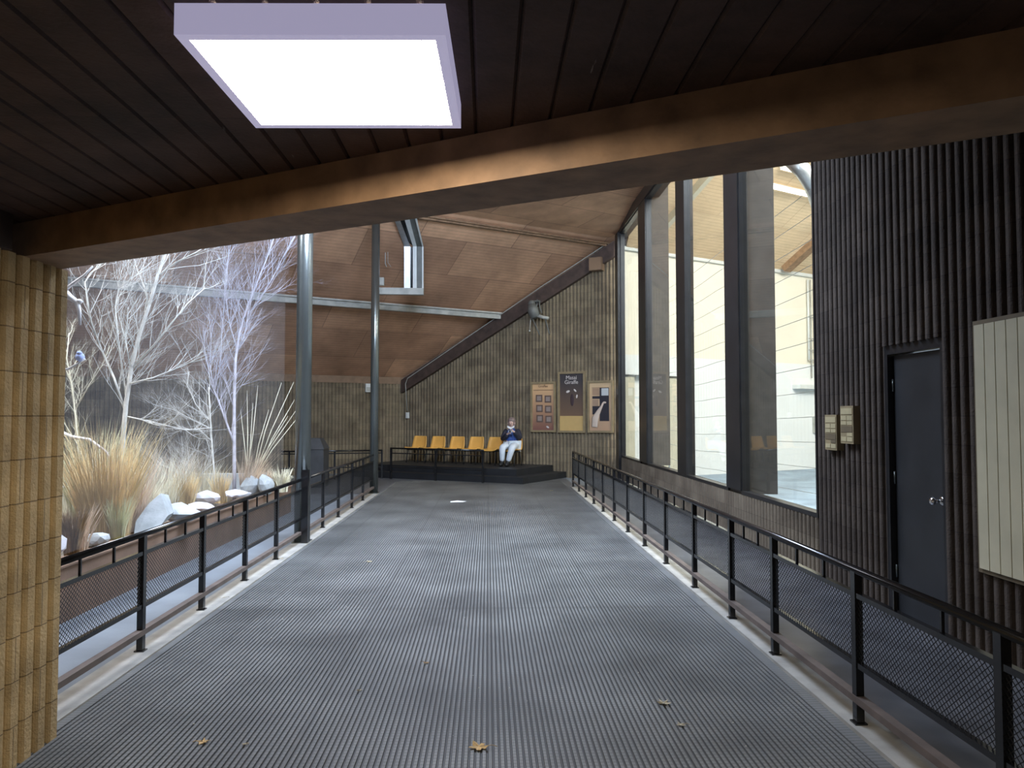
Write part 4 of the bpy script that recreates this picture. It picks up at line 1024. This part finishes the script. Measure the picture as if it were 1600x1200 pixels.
def tree(Y, base, limbs, mat, label, seed, bias, tw=0.5, dens=1.0, name='bare_tree', lvl=2, tr=0.005):
    rnd = random.Random(seed); q = at(base[0],base[1],Y); r = empty(name, (q.x,q.y,0.40)); tag(r, label, 'tree', 'bare trees in the planter')
    tb = MB(); wb_ = MB()
    for li, (path, r0, r1) in enumerate(limbs):
        pts = []; dz = 0.0
        for k, (px,py) in enumerate(path):
            pts.append(at(px,py,Y + (0 if li==0 else (rnd.uniform(-0.5,0.5)*k/len(path)))))
        if li == 0: pts[0].z = min(pts[0].z, 0.38)
        n = len(pts); rad = [r0+(r1-r0)*k/(n-1) for k in range(n)]; rad = [x_*0.8 for x_ in rad]
        (tb if li == 0 else wb_).tube(pts, rad, 8 if li==0 else 6)
        for k in range(max(1, n//3) if li == 0 else 0, n-1):
            a, b = pts[k], pts[k+1]; L_ = (b-a).length
            for m in range(max(1,int(L_*7*dens))):
                f = rnd.random(); p = a.lerp(b,f); d = (b-a).normalized(); ax = d.orthogonal(); ax.rotate(Matrix.Rotation(rnd.uniform(0,6.28),3,d)); nd = d.copy(); nd.rotate(Matrix.Rotation(rnd.uniform(0.4,1.0),3,ax))
                nd = (nd + bias*0.5).normalized()
                grow(wb_, p, nd, tw*rnd.uniform(0.5,1.2), min(rad[k]*0.5, tr), lvl, rnd, bias)
    keep(tb.build('trunk', mat), r); keep(wb_.build('branches', mat), r); return r
up = Vector((0.35,0,1)).normalized()
tree(8.8,(188,806),[([(188,806),(190,740),(192,690),(197,630),(206,570),(218,522),(232,480),(246,432),(258,398),(270,360),(285,320)],0.040,0.016),
  ([(195,640),(178,590),(158,545),(143,505),(136,470),(133,440),(150,418),(170,405)],0.018,0.005),
  ([(197,620),(190,570),(184,525),(180,480),(186,450),(205,435),(222,425)],0.015,0.005),
  ([(204,580),(196,530),(200,490),(214,470)],0.012,0.004),
  ([(206,575),(240,540),(268,505),(292,475),(320,450)],0.018,0.005),
  ([(200,600),(240,590),(285,572),(320,555)],0.012,0.004),
  ([(196,650),(240,660),(290,672),(330,668)],0.010,0.004),
  ([(232,480),(226,450),(214,420),(206,395)],0.012,0.004),
  ([(246,432),(275,410),(305,395),(330,380)],0.012,0.004)],
  M['bark'],'tallest pale bare tree leaning right, the left one rising from the golden grass',11,up,0.62,1.9,lvl=3,tr=0.0045)
tree(11.5,(366,790),[([(366,785),(366,730),(366,680),(366,620),(368,560),(374,520),(386,480),(402,440),(418,400),(432,360)],0.038,0.010),
  ([(366,694),(352,655),(340,622),(330,600),(324,570),(318,535)],0.022,0.006),
  ([(334,606),(328,570),(330,530),(326,490)],0.012,0.004),
  ([(336,608),(344,570),(346,530),(350,480),(352,430),(358,390)],0.012,0.004),
  ([(366,640),(354,600),(342,570)],0.010,0.004),
  ([(370,545),(358,505),(352,460),(356,410),(362,370)],0.014,0.004),
  ([(380,500),(405,470),(428,430),(448,390),(462,365)],0.012,0.004),
  ([(368,560),(382,520),(392,470),(398,420)],0.012,0.004)],
  M['bark2'],'slender violet-grey bare tree fanning upward, right of centre in the planter',12,Vector((0.3,0,1)).normalized(),0.70,2.0,lvl=3,tr=0.0045)
tree(10.6,(336,780),[([(336,780),(334,730),(330,680),(328,640),(326,605)],0.020,0.008),
  ([(332,690),(312,672),(290,670),(268,678)],0.009,0.003),([(330,660),(306,632),(292,600),(296,580)],0.010,0.003),([(331,670),(300,655),(270,640),(240,632)],0.008,0.003)],
  M['bark'],'short thin beige bare sapling just left of the violet-grey tree',13,Vector((-0.5,0,0.6)).normalized(),0.45,1.8,lvl=3,tr=0.004)
tree(9.8,(128,790),[([(128,790),(124,720),(118,650),(112,600),(104,560),(108,520)],0.020,0.008),
  ([(118,640),(140,600),(160,570),(172,540)],0.010,0.004),([(112,600),(100,570),(92,545)],0.010,0.004),([(124,700),(100,660),(92,630)],0.010,0.004)],
  M['strawpale'],'greenish pale bare shrub beside the tan pier',14,Vector((0.1,0,1)).normalized(),0.45,1.8,lvl=3,tr=0.004)
tree(10.8,(300,775),[([(300,775),(300,755),(298,740)],0.014,0.008),([(300,765),(280,740),(250,725),(235,715)],0.009,0.004),([(300,765),(315,740),(335,722)],0.009,0.004),([(298,750),(290,725),(300,708)],0.009,0.004),([(300,760),(260,745),(240,740)],0.008,0.004)],
  M['bark'],'low tangled bare shrub at the middle back of the planter',15,Vector((0,0,0.4)).normalized(),0.50,4.0,name='bare_shrub')
# bleached limbs near the pier
mb = MB(); Yb = 7.2
mb.tube([at(60,445,Yb),at(99,456,Yb),at(112,466,Yb),at(120,472,Yb),at(124,485,Yb),at(125,508,Yb)],[0.05,0.045,0.026,0.024,0.018,0.012],10)
mb.tube([at(103,452,Yb),at(118,440,Yb),at(132,430,Yb),at(145,416,Yb)],[0.016,0.014,0.012,0.008],8)
mb.ball(at(124,471,Yb),0.03,0.025,0.024); mb.ball(at(98,461,Yb),0.045,0.04,0.045)
tag(mb.build('dead_limb', M['barkwhite']), 'thick bleached dead limb poking out from behind the tan pier near the beam', 'branch', 'bleached dead limbs')
mb = MB(); mb.tube([at(60,582,Yb),at(90,578,Yb),at(106,577,Yb),at(120,569,Yb),at(133,561,Yb)],[0.012,0.012,0.011,0.010,0.010],8)
tag(mb.build('dead_limb', M['barkwhite']), 'short bleached perch limb under the small pale blue bird', 'branch', 'bleached dead limbs')
mb = MB(); Yb2 = 8.0; mb.tube([at(60,668,Yb2),at(92,674,Yb2),at(112,683,Yb2),at(140,687,Yb2),(at(165,705,Yb2)),at(180,730,Yb2)],[0.022,0.022,0.02,0.016,0.013,0.01],8)
tag(mb.build('dead_limb', M['barkwhite']), 'long low bleached limb arching over the grass by the tan pier', 'branch', 'bleached dead limbs')
bq = at(125,558,Yb); bd = empty('bird', (bq.x,bq.y,bq.z-0.035)); tag(bd, 'small round pale blue bird perched on a bleached limb', 'bird')
mb = MB(); mb.ball(bq,0.038,0.048,0.042,14,10); mb.ball(bq+Vector((0.004,-0.02,0.035)),0.024,0.026,0.022,12,8); mb.tube([bq+Vector((-0.02,0.03,-0.02)),bq+Vector((-0.035,0.07,-0.05))],[0.018,0.008],8); keep(mb.build('body', M['birdblue']), bd)
mb = MB(); mb.tube([bq+Vector((0.004,-0.044,0.035)),bq+Vector((0.004,-0.058,0.032))],[0.005,0.001],6); keep(mb.build('beak', M['greymetal']), bd)

# ------------------------------------------------------------------ leaves and litter on the mat
def leaf(px, py, s, seed, mat, label, lobes=5):
    rnd = random.Random(seed); q = atZ(px,py,0.016); mb = MB(); N = lobes*4; vs = [(0,0,0.004)]
    for i in range(N):
        a = 2*math.pi*i/N; k = (1.0,0.62,0.42,0.66)[i%4]*rnd.uniform(0.8,1.1); vs.append((math.cos(a)*k*s, math.sin(a)*k*s, rnd.uniform(0.0,0.35)*s*k))
    top = len(vs); vs2 = [(x,y,z+0.0012) for x,y,z in vs]
    fs = [(0,(i+1)%N+1,i+1) for i in range(N)] + [(top,top+i+1,top+(i+1)%N+1) for i in range(N)] + [(i+1,(i+1)%N+1,top+(i+1)%N+1,top+i+1) for i in range(N)]
    mb.add(vs+vs2, fs); mb.tube([(0,0,0.004),(s*1.1,s*0.35,0.012),(s*1.5,s*0.4,0.006)],0.0016,5)
    o = mb.build('dry_leaf', mat); o.location = q; o.rotation_euler = (0,0,rnd.uniform(0,6)); tag(o, label, 'leaf', 'dry leaves on the mat')
leaf(748,1168,0.058,1,M['leaf'],'largest curled tan leaf on the mat, bottom centre')
leaf(1037,1099,0.045,2,M['leafpale'],'dull curled leaf on the mat right of centre, the wider of two')
leaf(1064,1133,0.028,3,M['leafpale'],'small pale leaf on the mat just in front of the dull curled one')
leaf(318,1160,0.032,4,M['leaf'],'yellowish leaf on the mat near the tan pier')
leaf(383,1163,0.018,5,M['leafpale'],'tiny pale leaf right of the yellowish leaf near the pier')
leaf(562,1079,0.018,6,M['leafpale'],'tiny leaf on the mat left of centre in the foreground')
leaf(666,1036,0.024,7,M['strawdark'],'dark leaf fragment on the mat, left of the centre line')
leaf(577,878,0.040,8,M['leafpale'],'pale leaf on the mat in the mid distance')
leaf(347,935,0.040,9,M['leafpale'],'pale leaf on the left kerb below the railing')
leaf(437,874,0.055,10,M['leafpale'],'pale leaf lying on the kerb near the nearer steel column')
leaf(862,757+10,0.05,11,M['leafpale'],'faint leaf on the mat in front of the steps')
q = atZ(716,784,0.015); mb = MB(); mb.add([(-0.14,-0.10,0),(0.10,-0.12,0.006),(0.15,0.08,0),(-0.02,0.13,0.008),(-0.15,0.05,0.0)]+[(-0.14,-0.10,.002),(0.10,-0.12,0.008),(0.15,0.08,.002),(-0.02,0.13,0.010),(-0.15,0.05,0.002)],[(4,3,2,1,0),(5,6,7,8,9)]+[(i,(i+1)%5,5+(i+1)%5,5+i) for i in range(5)])  # thin, uneven five-sided white patch laid on the mat
o = mb.build('white_patch', M['patch']); o.location = q; tag(o, 'thin uneven white patch lying on the mat in front of the seats', 'patch')
# grit specks
mb = MB(); rnd = random.Random(9)
for i in range(90):
    q = Vector((rnd.uniform(-1.9,1.6), rnd.uniform(3.0,12)**1.0, 0.014)); s = rnd.uniform(0.002,0.006)
    mb.ball(q, s, s, s*0.5, 5, 3)
tag(mb.build('grit', M['grit']), 'pale grit specks scattered over the ribbed mat', 'grit', kind='stuff')
